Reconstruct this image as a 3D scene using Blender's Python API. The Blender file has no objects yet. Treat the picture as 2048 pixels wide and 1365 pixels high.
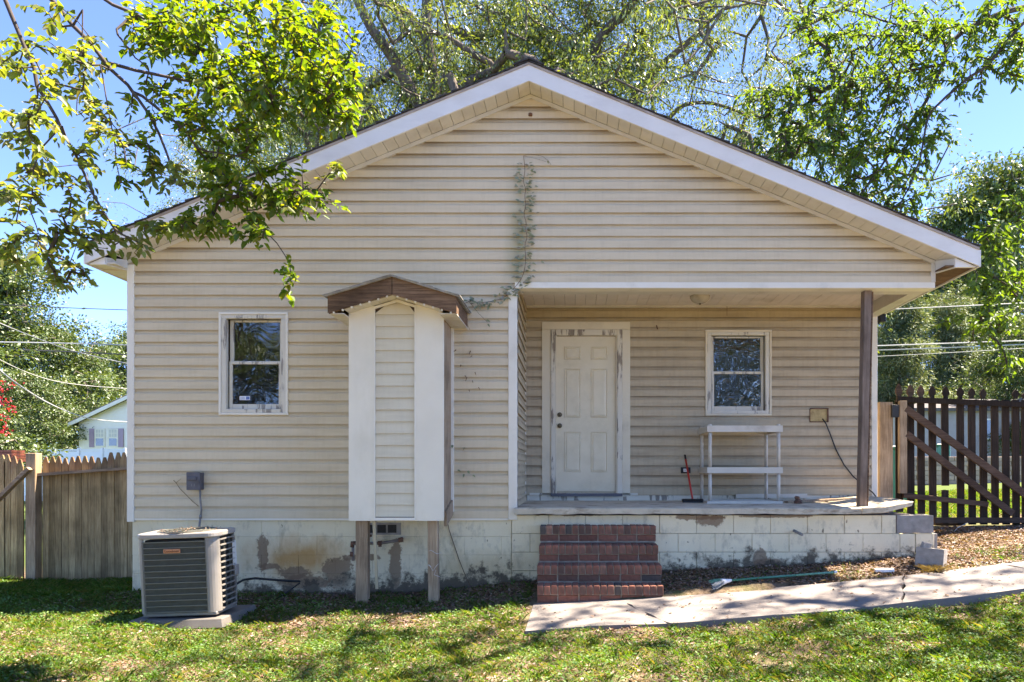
import bpy, bmesh, math, random
import numpy as np
from mathutils import Vector, Matrix, noise as mnoise
random.seed(7); RNG = np.random.default_rng(7)
PI = math.pi
scene = bpy.context.scene
C = scene.collection

# ------------------------------------------------------------------ camera, sky, sun, exposure
F = 1385.0; VX = 1145.0; VY = 940.0; ZC = 1.45; D = 7.5        # focal length and principal point in photo pixels
cd = bpy.data.cameras.new('camera'); cam = bpy.data.objects.new('camera', cd); C.objects.link(cam)
cam.location = (0, 0, ZC); cam.rotation_euler = (PI/2, 0, 0)
cd.sensor_width = 36; cd.lens = F/2048*36
cd.shift_x = -(VX-1024)/2048; cd.shift_y = (VY-682.5)/2048
cd.clip_start = 0.05; cd.clip_end = 2000
scene.camera = cam
SUN = Vector((0.44, 0.10, 0.88)).normalized()
w = bpy.data.worlds.new('World'); scene.world = w; w.use_nodes = True
nt = w.node_tree; nt.nodes.clear()
sky = nt.nodes.new('ShaderNodeTexSky'); sky.sky_type = 'NISHITA'; sky.sun_disc = False
sky.sun_elevation = math.asin(SUN.z); sky.sun_rotation = math.atan2(SUN.x, SUN.y)
sky.air_density = 0.20; sky.dust_density = 0.0; sky.ozone_density = 8.0
bg = nt.nodes.new('ShaderNodeBackground'); bg.inputs[1].default_value = 0.15
wo = nt.nodes.new('ShaderNodeOutputWorld')
nt.links.new(sky.outputs[0], bg.inputs[0]); nt.links.new(bg.outputs[0], wo.inputs[0])
sl = bpy.data.lights.new('sun', 'SUN'); sl.energy = 2.8; sl.angle = math.radians(0.55); sl.color = (1.0, 0.95, 0.86)
so = bpy.data.objects.new('sun', sl); C.objects.link(so); so.location = (5, 5, 20)
so.rotation_euler = (-SUN).to_track_quat('-Z', 'Y').to_euler()
vs = scene.view_settings; vs.view_transform = 'Standard'; vs.look = 'None'; vs.gamma = 1; vs.use_curve_mapping = False
vs.exposure = 3.35
vs.use_white_balance = True; vs.white_balance_temperature = 7700; vs.white_balance_tint = 14

def P(px, py, Y):
    return Vector(((px-VX)*Y/F, Y, ZC-(py-VY)*Y/F))
def PX(px, Y): return (px-VX)*Y/F
def PZ(py, Y): return ZC-(py-VY)*Y/F

# ------------------------------------------------------------------ materials
MATS = {}
def newmat(name):
    m = bpy.data.materials.new(name); m.use_nodes = True
    n = m.node_tree.nodes; n.clear(); return m, n, m.node_tree.links
def rgba(c): return (c[0], c[1], c[2], 1)
def mix_rgb(n, l, fac, a, b, mode='MIX'):
    x = n.new('ShaderNodeMix'); x.data_type = 'RGBA'; x.blend_type = mode
    for s, v in ((0, fac), (6, a), (7, b)):
        if hasattr(v, 'is_linked') or hasattr(v, 'links'): l.new(v, x.inputs[s])
        else: x.inputs[s].default_value = v if s == 0 else rgba(v)
    return x.outputs[2]
def tex_noise(n, l, co, scale, detail=4, stretch=(1, 1, 1), rough=.55, off=(0, 0, 0)):
    mp = n.new('ShaderNodeMapping'); mp.inputs['Scale'].default_value = stretch; mp.inputs['Location'].default_value = off
    l.new(co, mp.inputs['Vector'])
    t = n.new('ShaderNodeTexNoise'); t.inputs['Scale'].default_value = scale; t.inputs['Detail'].default_value = detail
    t.inputs['Roughness'].default_value = rough
    l.new(mp.outputs[0], t.inputs['Vector']); return t.outputs[0]
def ramp(n, l, v, a, b):
    r = n.new('ShaderNodeMapRange'); r.inputs[1].default_value = a; r.inputs[2].default_value = b
    l.new(v, r.inputs[0]); return r.outputs[0]
def mth(n, l, op, a, b=None):
    x = n.new('ShaderNodeMath'); x.operation = op; x.use_clamp = False
    for i, v in enumerate((a, b)):
        if v is None: continue
        if isinstance(v, (int, float)): x.inputs[i].default_value = v
        else: l.new(v, x.inputs[i])
    return x.outputs[0]
def finish(m, n, l, col, rough=.6, bump=None, bstr=.2, bdist=.01, metal=0, spec=.4):
    b = n.new('ShaderNodeBsdfPrincipled'); o = n.new('ShaderNodeOutputMaterial')
    if isinstance(col, tuple): b.inputs['Base Color'].default_value = rgba(col)
    else: l.new(col, b.inputs['Base Color'])
    if isinstance(rough, (int, float)): b.inputs['Roughness'].default_value = rough
    else: l.new(rough, b.inputs['Roughness'])
    b.inputs['Metallic'].default_value = metal; b.inputs['Specular IOR Level'].default_value = spec
    if bump is not None:
        bp = n.new('ShaderNodeBump'); bp.inputs['Strength'].default_value = bstr; bp.inputs['Distance'].default_value = bdist
        l.new(bump, bp.inputs['Height']); l.new(bp.outputs[0], b.inputs['Normal'])
    l.new(b.outputs[0], o.inputs[0]); return b
def coords(n): return n.new('ShaderNodeTexCoord').outputs['Object']
def simple(name, col, rough=.6, var=.15, scale=6, stretch=(1, 1, 1), dirt=None, dirtamt=.5, dth=(.55, .75), dscale=3, dstretch=(1, 1, 1),
           bump=.15, bscale=60, metal=0, spec=.4, perobj=0.0, bdist=.004):
    if name in MATS: return MATS[name]
    m, n, l = newmat(name); co = coords(n)
    v = tex_noise(n, l, co, scale, 5, stretch)
    lo = tuple(c*(1-var) for c in col); hi = tuple(min(1, c*(1+var)) for c in col)
    c = mix_rgb(n, l, ramp(n, l, v, .3, .7), lo, hi)
    if dirt:
        d = tex_noise(n, l, co, dscale, 8, dstretch, .65, (3.1, 1.7, .3))
        f = mth(n, l, 'MULTIPLY', ramp(n, l, d, *dth), dirtamt)
        c = mix_rgb(n, l, f, c, dirt)
    if perobj:
        oi = n.new('ShaderNodeObjectInfo')
        k = ramp(n, l, oi.outputs['Random'], 0, 1)
        k.node.inputs[3].default_value = 1-perobj; k.node.inputs[4].default_value = 1+perobj
        hs = n.new('ShaderNodeHueSaturation'); l.new(c, hs.inputs['Color']); l.new(k, hs.inputs['Value']); c = hs.outputs[0]
    bn = tex_noise(n, l, co, bscale, 4, stretch)
    finish(m, n, l, c, rough, bn, bump, bdist, metal, spec)
    MATS[name] = m; return m

def peel(name, paint, wood, th, scale=14, stretch=(1, 1, .12), rough=.6):
    m, n, l = newmat(name); co = coords(n)
    a = tex_noise(n, l, co, scale, 8, stretch, .7); b = tex_noise(n, l, co, 2.2, 3, (1, 1, 1), .5, (7, 2, 4))
    s = mth(n, l, 'ADD', mth(n, l, 'MULTIPLY', a, .6), mth(n, l, 'MULTIPLY', b, .4))
    f = ramp(n, l, s, th, th+.025)
    g = tex_noise(n, l, co, 60, 4, (1, 1, .05))
    wd = mix_rgb(n, l, g, tuple(c*.55 for c in wood), tuple(min(1, c*1.3) for c in wood))
    pn = mix_rgb(n, l, tex_noise(n, l, co, 9, 5), tuple(c*.82 for c in paint), paint)
    c = mix_rgb(n, l, f, pn, wd)
    hgt = mth(n, l, 'SUBTRACT', 1.0, f)
    finish(m, n, l, c, rough, hgt, .5, .002); return m

def weathered(name, c1, c2, axis, moss=None, rough=.85, perobj=.25, stain=None):
    """grey-brown wood, grain along axis 0,1,2"""
    m, n, l = newmat(name); co = coords(n)
    st = [1, 1, 1]; st[axis] = .06
    g = tex_noise(n, l, co, 55, 6, tuple(st), .7); k = tex_noise(n, l, co, 3, 4)
    c = mix_rgb(n, l, ramp(n, l, g, .3, .72), c1, c2)
    c = mix_rgb(n, l, mth(n, l, 'MULTIPLY', ramp(n, l, k, .45, .7), .5), c, tuple(v*.45 for v in c1))
    if moss:
        z = n.new('ShaderNodeSeparateXYZ'); l.new(co, z.inputs[0])
        mz = ramp(n, l, z.outputs[2], moss[1], moss[2])
        mm = mth(n, l, 'MULTIPLY', mz, ramp(n, l, tex_noise(n, l, co, 7, 5, (1, 1, .3)), .35, .6))
        c = mix_rgb(n, l, mm, c, moss[0])
    oi = n.new('ShaderNodeObjectInfo'); kk = ramp(n, l, oi.outputs['Random'], 0, 1)
    kk.node.inputs[3].default_value = 1-perobj; kk.node.inputs[4].default_value = 1+perobj
    hs = n.new('ShaderNodeHueSaturation'); l.new(c, hs.inputs['Color']); l.new(kk, hs.inputs['Value'])
    finish(m, n, l, hs.outputs[0], rough, g, .5, .004, spec=.2); return m

def leafmat(name, cols, trans=.45, rough=.45, gloss=.12, sat=1.0):
    m, n, l = newmat(name)
    geo = n.new('ShaderNodeNewGeometry'); oi = n.new('ShaderNodeObjectInfo')
    r = mth(n, l, 'FRACT', mth(n, l, 'ADD', geo.outputs['Random Per Island'], oi.outputs['Random']))
    cr = n.new('ShaderNodeValToRGB'); e = cr.color_ramp.elements
    e[0].position = 0; e[0].color = rgba(cols[0]); e[1].position = 1; e[1].color = rgba(cols[-1])
    for i, c in enumerate(cols[1:-1]):
        x = e.new((i+1)/(len(cols)-1)); x.color = rgba(c)
    l.new(r, cr.inputs[0])
    df = n.new('ShaderNodeBsdfDiffuse'); tr = n.new('ShaderNodeBsdfTranslucent'); gl = n.new('ShaderNodeBsdfGlossy')
    gl.inputs['Roughness'].default_value = rough; gl.inputs['Color'].default_value = (.9, .95, 1, 1)
    l.new(cr.outputs[0], df.inputs[0])
    tc = mix_rgb(n, l, 1.0, cr.outputs[0], (1.9, 1.75, .5), 'MULTIPLY')
    l.new(tc, tr.inputs[0])
    a = n.new('ShaderNodeMixShader'); a.inputs[0].default_value = trans; l.new(df.outputs[0], a.inputs[1]); l.new(tr.outputs[0], a.inputs[2])
    b = n.new('ShaderNodeMixShader'); b.inputs[0].default_value = gloss*.5; l.new(a.outputs[0], b.inputs[1]); l.new(gl.outputs[0], b.inputs[2])
    o = n.new('ShaderNodeOutputMaterial'); l.new(b.outputs[0], o.inputs[0]); return m

def vinyl(name, base, dirt_shade, amt, rough=.45, z0=0, exp_=.127, lap=.5, algae=False):
    m, n, l = newmat(name)
    geo = n.new('ShaderNodeNewGeometry'); co = geo.outputs['Position']
    c = mix_rgb(n, l, tex_noise(n, l, co, 1.3, 4), tuple(v*.93 for v in base), tuple(v*1.05 for v in base))
    # washed grime streaks, then shadow lines under each lap painted in grime colour
    s = tex_noise(n, l, co, 5, 7, (.25, 1, 2.2), .65); t = tex_noise(n, l, co, 26, 5, (1, 1, .12), .6)
    f = mth(n, l, 'MULTIPLY', mth(n, l, 'ADD', ramp(n, l, s, .45, .75), mth(n, l, 'MULTIPLY', ramp(n, l, t, .45, .8), .5)), amt)
    c = mix_rgb(n, l, f, c, dirt_shade)
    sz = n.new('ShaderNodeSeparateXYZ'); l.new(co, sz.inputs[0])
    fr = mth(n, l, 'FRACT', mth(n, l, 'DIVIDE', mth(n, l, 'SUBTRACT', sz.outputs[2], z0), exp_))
    lap_shade = mth(n, l, 'MULTIPLY', mth(n, l, 'MULTIPLY', ramp(n, l, fr, .66, .97), lap), ramp(n, l, tex_noise(n, l, co, 2.5, 6, (.6, 1, 1.5), .6, (5, 5, 5)), .25, .62))
    c = mix_rgb(n, l, lap_shade, c, dirt_shade)
    if algae:
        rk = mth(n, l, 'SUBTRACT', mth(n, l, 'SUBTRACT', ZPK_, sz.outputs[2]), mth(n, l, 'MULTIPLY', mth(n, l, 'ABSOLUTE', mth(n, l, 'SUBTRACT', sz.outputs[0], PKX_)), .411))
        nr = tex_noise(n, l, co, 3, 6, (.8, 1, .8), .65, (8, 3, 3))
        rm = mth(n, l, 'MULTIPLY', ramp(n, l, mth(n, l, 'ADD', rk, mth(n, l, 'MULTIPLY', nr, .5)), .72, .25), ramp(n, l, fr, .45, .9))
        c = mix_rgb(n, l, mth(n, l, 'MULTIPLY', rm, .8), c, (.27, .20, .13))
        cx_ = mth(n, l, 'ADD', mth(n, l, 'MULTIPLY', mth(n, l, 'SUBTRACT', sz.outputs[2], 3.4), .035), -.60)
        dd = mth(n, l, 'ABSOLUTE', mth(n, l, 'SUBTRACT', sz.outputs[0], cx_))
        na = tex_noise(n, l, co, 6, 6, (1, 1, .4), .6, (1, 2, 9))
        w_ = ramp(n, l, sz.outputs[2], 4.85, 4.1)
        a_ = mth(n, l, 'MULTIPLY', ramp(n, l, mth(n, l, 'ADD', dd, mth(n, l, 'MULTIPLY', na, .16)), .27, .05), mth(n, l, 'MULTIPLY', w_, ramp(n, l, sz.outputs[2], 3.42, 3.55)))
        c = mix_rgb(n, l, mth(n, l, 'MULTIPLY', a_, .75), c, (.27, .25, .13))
    gr = tex_noise(n, l, co, 90, 3, (.08, 1, 1))
    finish(m, n, l, c, rough, gr, .12, .002, spec=.35); return m

M = {}
ZPK_ = 5.505; PKX_ = (1058-VX)*(D-.27)/F
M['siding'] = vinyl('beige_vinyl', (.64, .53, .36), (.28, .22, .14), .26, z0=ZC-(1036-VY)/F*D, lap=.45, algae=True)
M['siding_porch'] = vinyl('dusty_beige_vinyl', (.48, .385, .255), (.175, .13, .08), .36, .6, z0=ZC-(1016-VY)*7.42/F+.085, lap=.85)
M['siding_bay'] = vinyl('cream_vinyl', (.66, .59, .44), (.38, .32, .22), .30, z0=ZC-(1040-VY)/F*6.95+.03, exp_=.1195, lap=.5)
M['trim'] = simple('white_trim', (.75, .70, .59), .4, .05, 3, dirt=(.42, .38, .30), dirtamt=.45, dscale=2.5, bump=.05)
M['fascia'] = simple('white_fascia', (.73, .70, .65), .45, .05, 2, dirt=(.45, .40, .36), dirtamt=.4, dth=(.5, .8), dscale=1.6, dstretch=(1, 1, 3), bump=.04)
M['soffit'] = simple('cream_soffit', (.60, .56, .49), .5, .08, 4, dirt=(.36, .28, .20), dirtamt=.5, dscale=3, bump=.04, perobj=.05)
M['ceilingp'] = simple('porch_ceiling_vinyl', (.66, .59, .53), .5, .08, 4, dirt=(.40, .32, .25), dirtamt=.5, bump=.04, perobj=.04)
M['panel'] = simple('white_coil_panel', (.75, .69, .56), .45, .06, 2, dirt=(.50, .44, .30), dirtamt=.55, dth=(.5, .85), dscale=2.2, dstretch=(1, 1, .4), bump=.05)
M['peel'] = peel('peeling_white_paint', (.70, .63, .50), (.27, .22, .17), .53)
M['peel2'] = peel('worn_sash_paint', (.68, .63, .52), (.30, .27, .23), .545, 20)
M['doorw'] = simple('grimy_white_door', (.68, .59, .42), .45, .05, 2.5, dirt=(.42, .34, .20), dirtamt=.55, dth=(.5, .75), dscale=1.7, bump=.05)
M['casing'] = simple('door_casing_metal', (.66, .575, .42), .45, .05, 2.5, dirt=(.35, .28, .19), dirtamt=.45, dscale=2.5, bump=.04)
M['shingle'] = simple('asphalt_shingle', (.045, .042, .042), .95, .5, 40, bump=.8, bscale=300)
M['shingle_old'] = simple('pale_lichen_shingle', (.30, .29, .27), .95, .4, 12, bump=.6, bscale=200)
M['drip'] = simple('rusty_drip_edge', (.36, .30, .25), .6, .3, 5, dirt=(.18, .09, .05), dirtamt=.7)
M['wood_brown'] = weathered('dark_rotten_board', (.06, .034, .02), (.27, .165, .10), 0, perobj=.1)
M['wood_post'] = weathered('weathered_post_wood', (.20, .135, .085), (.48, .36, .24), 2, perobj=.1)
M['wood_porchpost'] = weathered('grey_brown_porch_post', (.14, .10, .075), (.30, .22, .17), 2, perobj=.05)
M['picket'] = weathered('mossy_fence_wood', (.20, .135, .065), (.54, .40, .21), 2, ((.14, .065, .045), 1.15, 1.75), perobj=.33)
M['rail'] = weathered('fence_rail_wood', (.18, .125, .09), (.40, .30, .21), 0, perobj=.15)
M['picket2'] = weathered('dark_gate_wood', (.018, .012, .008), (.055, .037, .026), 2, perobj=.2)
M['rail2'] = weathered('gate_rail_wood', (.05, .03, .02), (.14, .09, .063), 0, perobj=.15)
M['black'] = simple('black_plastic', (.018, .018, .018), .5, .2)
M['rust'] = simple('rusty_iron', (.13, .065, .04), .85, .5, 20, bump=.5)
M['pipe'] = simple('dirty_galvanised_pipe', (.20, .165, .14), .6, .35, 12, dirt=(.16, .06, .03), dirtamt=.8, dscale=8)
M['grey'] = simple('grey_painted_metal', (.10, .095, .105), .5, .12, 8)
M['conduit'] = simple('grey_conduit', (.20, .19, .18), .5, .15, 20)
M['ac'] = simple('grey_enamel', (.215, .20, .18), .38, .08, 6, dirt=(.12, .11, .10), dirtamt=.4, dscale=5, bump=.05, spec=.5)
M['actop'] = simple('ac_top_metal', (.27, .255, .235), .33, .15, 8, dirt=(.22, .18, .14), dirtamt=.6, dscale=7, bump=.05, spec=.6)
M['acgr'] = simple('ac_grille_wire', (.12, .12, .095), .5, .1, 20)
M['coil'] = simple('dark_coil', (.035, .030, .024), .8, .3, 90, (1, 1, .3), bump=.5)
M['badge'] = simple('copper_badge', (.55, .24, .12), .4, .06, 10, metal=.2)
M['badge_txt'] = simple('badge_lettering', (.17, .065, .03), .4, .03, 10)
M['pad'] = simple('grey_plastic_pad', (.12, .11, .10), .75, .15, 9, dirt=(.10, .085, .06), dirtamt=.6)
M['plastic'] = simple('dusty_white_plastic', (.58, .52, .43), .5, .08, 6, dirt=(.30, .24, .17), dirtamt=.5)
M['wplastic'] = simple('white_plastic', (.75, .74, .72), .45, .05)
M['red'] = simple('red_enamel', (.55, .035, .02), .4, .1)
M['green'] = simple('green_plastic', (.03, .17, .11), .4, .15)
M['bristle'] = simple('pale_bristles', (.24, .27, .29), .8, .3, 60, bump=.6)
M['bristle2'] = simple('green_bristles', (.12, .30, .20), .8, .3, 60, bump=.6)
M['cmu'] = simple('bare_concrete_block', (.27, .25, .225), .95, .2, 14, dirt=(.13, .12, .10), dirtamt=.5, dscale=4, bump=.7, bscale=160, perobj=.1)
M['slab'] = simple('old_concrete_slab', (.50, .44, .33), .9, .15, 9, dirt=(.17, .12, .08), dirtamt=.8, dth=(.52, .68), dscale=4, dstretch=(1, 1, 3), bump=.7, bscale=70, bdist=.008)
M['mortar'] = simple('mortar', (.32, .26, .20), .95, .25, 20, dirt=(.14, .12, .10), dirtamt=.6, bump=.6)
M['brass'] = simple('tarnished_brass', (.10, .075, .045), .35, .2, 20, metal=.9)
M['hole'] = simple('yellowed_foam', (.38, .28, .13), .9, .3, 15, dirt=(.12, .05, .025), dirtamt=.8, dscale=6)
M['cable'] = simple('black_cable', (.012, .012, .012), .5, .1)
M['stake'] = simple('pale_stake_wood', (.42, .36, .24), .8, .12, 25, (1, 1, .1))
M['wire'] = simple('pale_wire', (.55, .53, .50), .5, .1)
M['uwire'] = simple('utility_wire', (.36, .37, .38), .5, .1)
M['uwire_d'] = simple('dark_utility_wire', (.05, .05, .055), .5, .1)
M['globe'] = simple('dusty_frosted_glass', (.42, .37, .30), .25, .12, 15, bump=.3, bscale=70, spec=.6)
M['white_house'] = simple('white_siding', (.80, .75, .66), .5, .03, 3)
M['shutter'] = simple('mauve_shutter', (.36, .26, .34), .6, .05)
M['dark_roof'] = simple('far_shingle_roof', (.09, .085, .09), .9, .3, 4)
M['wvinyl'] = simple('white_vinyl_fence', (.74, .76, .82), .4, .03)
M['grey_house'] = simple('grey_lap_siding', (.34, .31, .30), .6, .08, 3)
M['block_wall'] = simple('retaining_block', (.34, .26, .21), .9, .2, 6, perobj=.2, bump=.5)
M['redwood'] = simple('red_stained_wood', (.30, .085, .05), .7, .2, 8)
M['bark'] = simple('oak_bark', (.10, .08, .065), .95, .45, 10, (1, 1, .3), bump=.9, bscale=22, bdist=.03)
M['bark2'] = simple('smooth_grey_bark', (.065, .052, .045), .9, .35, 18, (1, 1, .5), bump=.5, bscale=60)
M['bark3'] = simple('pale_bark', (.19, .16, .13), .95, .35, 8, (1, 1, .3), bump=.6, bscale=30)
M['sticker'] = simple('white_sticker', (.75, .76, .80), .4, .02)
M['sticker_blue'] = simple('blue_sticker_print', (.10, .16, .38), .4, .02)
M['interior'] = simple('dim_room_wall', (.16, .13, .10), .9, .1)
M['blind'] = simple('window_blind', (.55, .53, .48), .6, .05)
M['leaf_yel'] = leafmat('sunlit_elm_leaf', [(.045, .095, .012), (.07, .13, .014), (.105, .17, .016), (.08, .145, .016), (.18, .19, .02), (.055, .115, .012)], .6, .5, .05)
M['leaf_dull'] = leafmat('hazy_elm_leaf', [(.08, .12, .03), (.11, .16, .035), (.14, .19, .04), (.16, .15, .07), (.09, .14, .03)], .55, .5, .06)  # duller copy of the elm leaf, greyish haze put into its colours
M['leaf_right'] = leafmat('ash_leaf', [(.045, .09, .02), (.07, .13, .02), (.11, .18, .025), (.055, .11, .025), (.09, .15, .02)], .52, .5, .06)
M['leaf_oak'] = leafmat('willow_oak_leaf', [(.05, .08, .03), (.075, .115, .04), (.11, .155, .045), (.15, .19, .05), (.06, .095, .035)], .42, .45, .12)
M['leaf_bg'] = leafmat('background_leaf', [(.03, .06, .02), (.05, .09, .022), (.08, .125, .03), (.11, .15, .04), (.04, .07, .02)], .22, .5, .1)
M['leaf_pine'] = leafmat('pine_needle_tuft', [(.07, .11, .05), (.10, .15, .07), (.15, .19, .09), (.13, .14, .07)], .2, .6, .1)
M['leaf_vine'] = leafmat('creeper_leaf', [(.12, .15, .06), (.19, .22, .10), (.27, .27, .14), (.22, .17, .09)], .3, .5, .2)
M['petal'] = leafmat('crimson_petal', [(.5, .03, .06), (.6, .06, .10), (.42, .02, .05)], .4, .6, .05)
M['grass'] = leafmat('lawn_blade', [(.045, .12, .015), (.07, .17, .02), (.11, .22, .03), (.14, .21, .04), (.24, .22, .09), (.05, .14, .015)], .3, .6, .05)
M['weed'] = leafmat('lawn_weed_leaf', [(.04, .11, .02), (.065, .16, .025), (.10, .21, .03), (.14, .21, .06), (.055, .14, .02)], .35, .6, .06)
M['litter'] = leafmat('dead_leaf', [(.13, .065, .04), (.21, .12, .075), (.28, .18, .12), (.18, .09, .055), (.09, .05, .035), (.34, .25, .17)], .1, .6, .12)
M['needle'] = leafmat('dry_straw', [(.34, .26, .15), (.42, .33, .20), (.26, .19, .11)], .15, .6, .1)

# foundation paint with damp, rust-coloured and peeled stains of their own shape
def foundation_mat():
    m, n, l = newmat('stained_masonry_paint')
    geo = n.new('ShaderNodeNewGeometry'); co = geo.outputs['Position']
    sx = n.new('ShaderNodeSeparateXYZ'); l.new(co, sx.inputs[0]); X, Z = sx.outputs[0], sx.outputs[2]
    base = mix_rgb(n, l, tex_noise(n, l, co, 2.5, 6), (.64, .54, .35), (.82, .73, .52))
    st = tex_noise(n, l, co, 9, 8, (1, 1, .5), .7, (2, 5, 1))
    base = mix_rgb(n, l, mth(n, l, 'MULTIPLY', ramp(n, l, st, .52, .70), .55), base, (.26, .23, .17))
    def blob(cx, cz, rx, rz, soft=.6):
        a = mth(n, l, 'DIVIDE', mth(n, l, 'SUBTRACT', X, cx), rx); b = mth(n, l, 'DIVIDE', mth(n, l, 'SUBTRACT', Z, cz), rz)
        d = mth(n, l, 'SQRT', mth(n, l, 'ADD', mth(n, l, 'MULTIPLY', a, a), mth(n, l, 'MULTIPLY', b, b)))
        return d
    # ochre run
    q = tex_noise(n, l, co, 4, 5, (1, 1, .6), .6, (9, 1, 2))
    d = blob(-2.95, .50, .75, .30)
    o = ramp(n, l, mth(n, l, 'ADD', d, mth(n, l, 'MULTIPLY', q, 1.1)), 1.5, .75)
    base = mix_rgb(n, l, mth(n, l, 'MULTIPLY', o, .85), base, (.44, .22, .055))
    o2 = ramp(n, l, mth(n, l, 'ADD', blob(-1.0, .35, .8, .28), mth(n, l, 'MULTIPLY', q, 1.2)), 1.55, .9)
    base = mix_rgb(n, l, mth(n, l, 'MULTIPLY', o2, .45), base, (.42, .27, .10))
    # peeled patches (hard edges)
    pn = tex_noise(n, l, co, 7, 12, (1, 1, 1), .72, (4, 4, 4))
    for cx, cz, rx, rz in ((-3.36, .52, .07, .24), (-3.28, .40, .14, .05), (-3.02, .34, .16, .07), (-2.55, .36, .20, .16), (-2.30, .50, .22, .04), (-2.25, .34, .06, .16), (-1.92, .45, .08, .24), (-2.9, .24, .3, .07),
                           (1.35, .94, .32, .035), (1.5, .90, .16, .07), (2.25, .95, .4, .02), (2.02, .50, .08, .13), (2.12, .44, .16, .05), (.0, .97, .5, .02), (-3.9, .3, .3, .1)):
        k = ramp(n, l, mth(n, l, 'ADD', blob(cx, cz, rx, rz), mth(n, l, 'MULTIPLY', pn, 3.0)), 2.5, 2.3)
        base = mix_rgb(n, l, mth(n, l, 'MULTIPLY', k, .8), base, (.19, .115, .07))
    # mould at the foot of the wall, following the ground line
    gl = mth(n, l, 'ADD', mth(n, l, 'MULTIPLY', X, .052), .36)
    hz = mth(n, l, 'SUBTRACT', Z, gl)
    k = ramp(n, l, mth(n, l, 'SUBTRACT', hz, mth(n, l, 'MULTIPLY', mth(n, l, 'SUBTRACT', pn, .48), .9)), .05, -.06)
    base = mix_rgb(n, l, mth(n, l, 'MULTIPLY', k, .92), base, (.075, .058, .042))
    # little dark smears
    v = tex_noise(n, l, co, 16, 3, (1, 1, .6), .5, (1, 8, 3))
    base = mix_rgb(n, l, mth(n, l, 'MULTIPLY', ramp(n, l, v, .70, .74), .8), base, (.10, .06, .035))
    bn = tex_noise(n, l, co, 70, 6)
    hb = mth(n, l, 'ADD', bn, mth(n, l, 'MULTIPLY', pn, 2))
    finish(m, n, l, base, .85, hb, .35, .006, spec=.25); return m
M['found'] = foundation_mat()

def brick_mats():
    out = []
    for i, c in enumerate(((.25, .095, .06), (.20, .078, .05), (.145, .07, .05), (.30, .14, .09), (.075, .058, .05), (.22, .09, .06))):
        out.append(simple('red_brick_%s' % 'abcdef'[i], c, .9, .3, 25, dirt=(.09, .07, .05), dirtamt=.7, dth=(.5, .7), dscale=14, bump=.6, bscale=120, perobj=.2))
    return out
BRICKM = brick_mats()

def path_mat():
    m, n, l = newmat('worn_concrete_path'); co = n.new('ShaderNodeNewGeometry').outputs['Position']
    c = mix_rgb(n, l, tex_noise(n, l, co, 2.2, 7, (1, 1, 1), .65), (.135, .122, .115), (.235, .215, .203))
    s = tex_noise(n, l, co, 30, 8, (1, 1, 1), .7)
    c = mix_rgb(n, l, mth(n, l, 'MULTIPLY', ramp(n, l, s, .5, .7), .4), c, (.14, .12, .11))
    finish(m, n, l, c, .9, tex_noise(n, l, co, 120, 6), .5, .006, spec=.25); return m
M['path'] = path_mat()

def ground_mat():
    m, n, l = newmat('soil_and_thatch'); co = n.new('ShaderNodeNewGeometry').outputs['Position']
    sx = n.new('ShaderNodeSeparateXYZ'); l.new(co, sx.inputs[0])
    c = mix_rgb(n, l, ramp(n, l, tex_noise(n, l, co, 18, 9, (1, 1, 1), .7), .35, .65), (.075, .05, .035), (.24, .175, .12))
    g = mix_rgb(n, l, tex_noise(n, l, co, 30, 6), (.035, .07, .015), (.10, .15, .035))
    k = ramp(n, l, tex_noise(n, l, co, 1.7, 6), .42, .60)
    far = ramp(n, l, sx.outputs[1], 10.2, 11.5)
    kk = mth(n, l, 'MAXIMUM', mth(n, l, 'MULTIPLY', k, .55), mth(n, l, 'MULTIPLY', far, .9))
    c = mix_rgb(n, l, kk, c, g)
    finish(m, n, l, c, .95, tex_noise(n, l, co, 60, 8, (1, 1, 1), .7), .8, .02, spec=.15); return m
M['ground'] = ground_mat()

def glass_mat(name, wr, ws, tint=(.55, .55, .52), refl=1.0):
    m, n, l = newmat(name); co = n.new('ShaderNodeNewGeometry').outputs['Position']
    t = n.new('ShaderNodeBsdfTransparent'); t.inputs[0].default_value = rgba(tint)
    g = n.new('ShaderNodeBsdfGlossy'); g.inputs['Roughness'].default_value = .03; g.inputs[0].default_value = (.9, .92, .95, 1)
    d = n.new('ShaderNodeBsdfDiffuse'); d.inputs[0].default_value = (.35, .33, .28, 1)
    w1 = n.new('ShaderNodeTexNoise'); w1.inputs['Scale'].default_value = ws; w1.inputs['Detail'].default_value = 2; w1.inputs['Distortion'].default_value = 1.5
    l.new(co, w1.inputs['Vector'])
    bp = n.new('ShaderNodeBump'); bp.inputs['Strength'].default_value = wr; bp.inputs['Distance'].default_value = .02; l.new(w1.outputs[0], bp.inputs['Height'])
    l.new(bp.outputs[0], g.inputs['Normal'])
    fr = n.new('ShaderNodeFresnel'); fr.inputs[0].default_value = 1.5
    f = mth(n, l, 'MINIMUM', mth(n, l, 'MULTIPLY', fr.outputs[0], 2.6*refl), 1.0)
    a = n.new('ShaderNodeMixShader'); l.new(f, a.inputs[0]); l.new(t.outputs[0], a.inputs[1]); l.new(g.outputs[0], a.inputs[2])
    b = n.new('ShaderNodeMixShader'); dust = tex_noise(n, l, co, 30, 5)
    l.new(mth(n, l, 'MULTIPLY', ramp(n, l, dust, .45, .75), .12), b.inputs[0]); l.new(a.outputs[0], b.inputs[1]); l.new(d.outputs[0], b.inputs[2])
    o = n.new('ShaderNodeOutputMaterial'); l.new(b.outputs[0], o.inputs[0]); return m
M['glass'] = glass_mat('dusty_old_glass', .25, 3)
M['glass_film'] = glass_mat('glass_with_crumpled_film', .45, 8, refl=1.0)
M['glass_far'] = simple('far_dark_glass', (.10, .11, .14), .15, .1, spec=.8)

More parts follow.
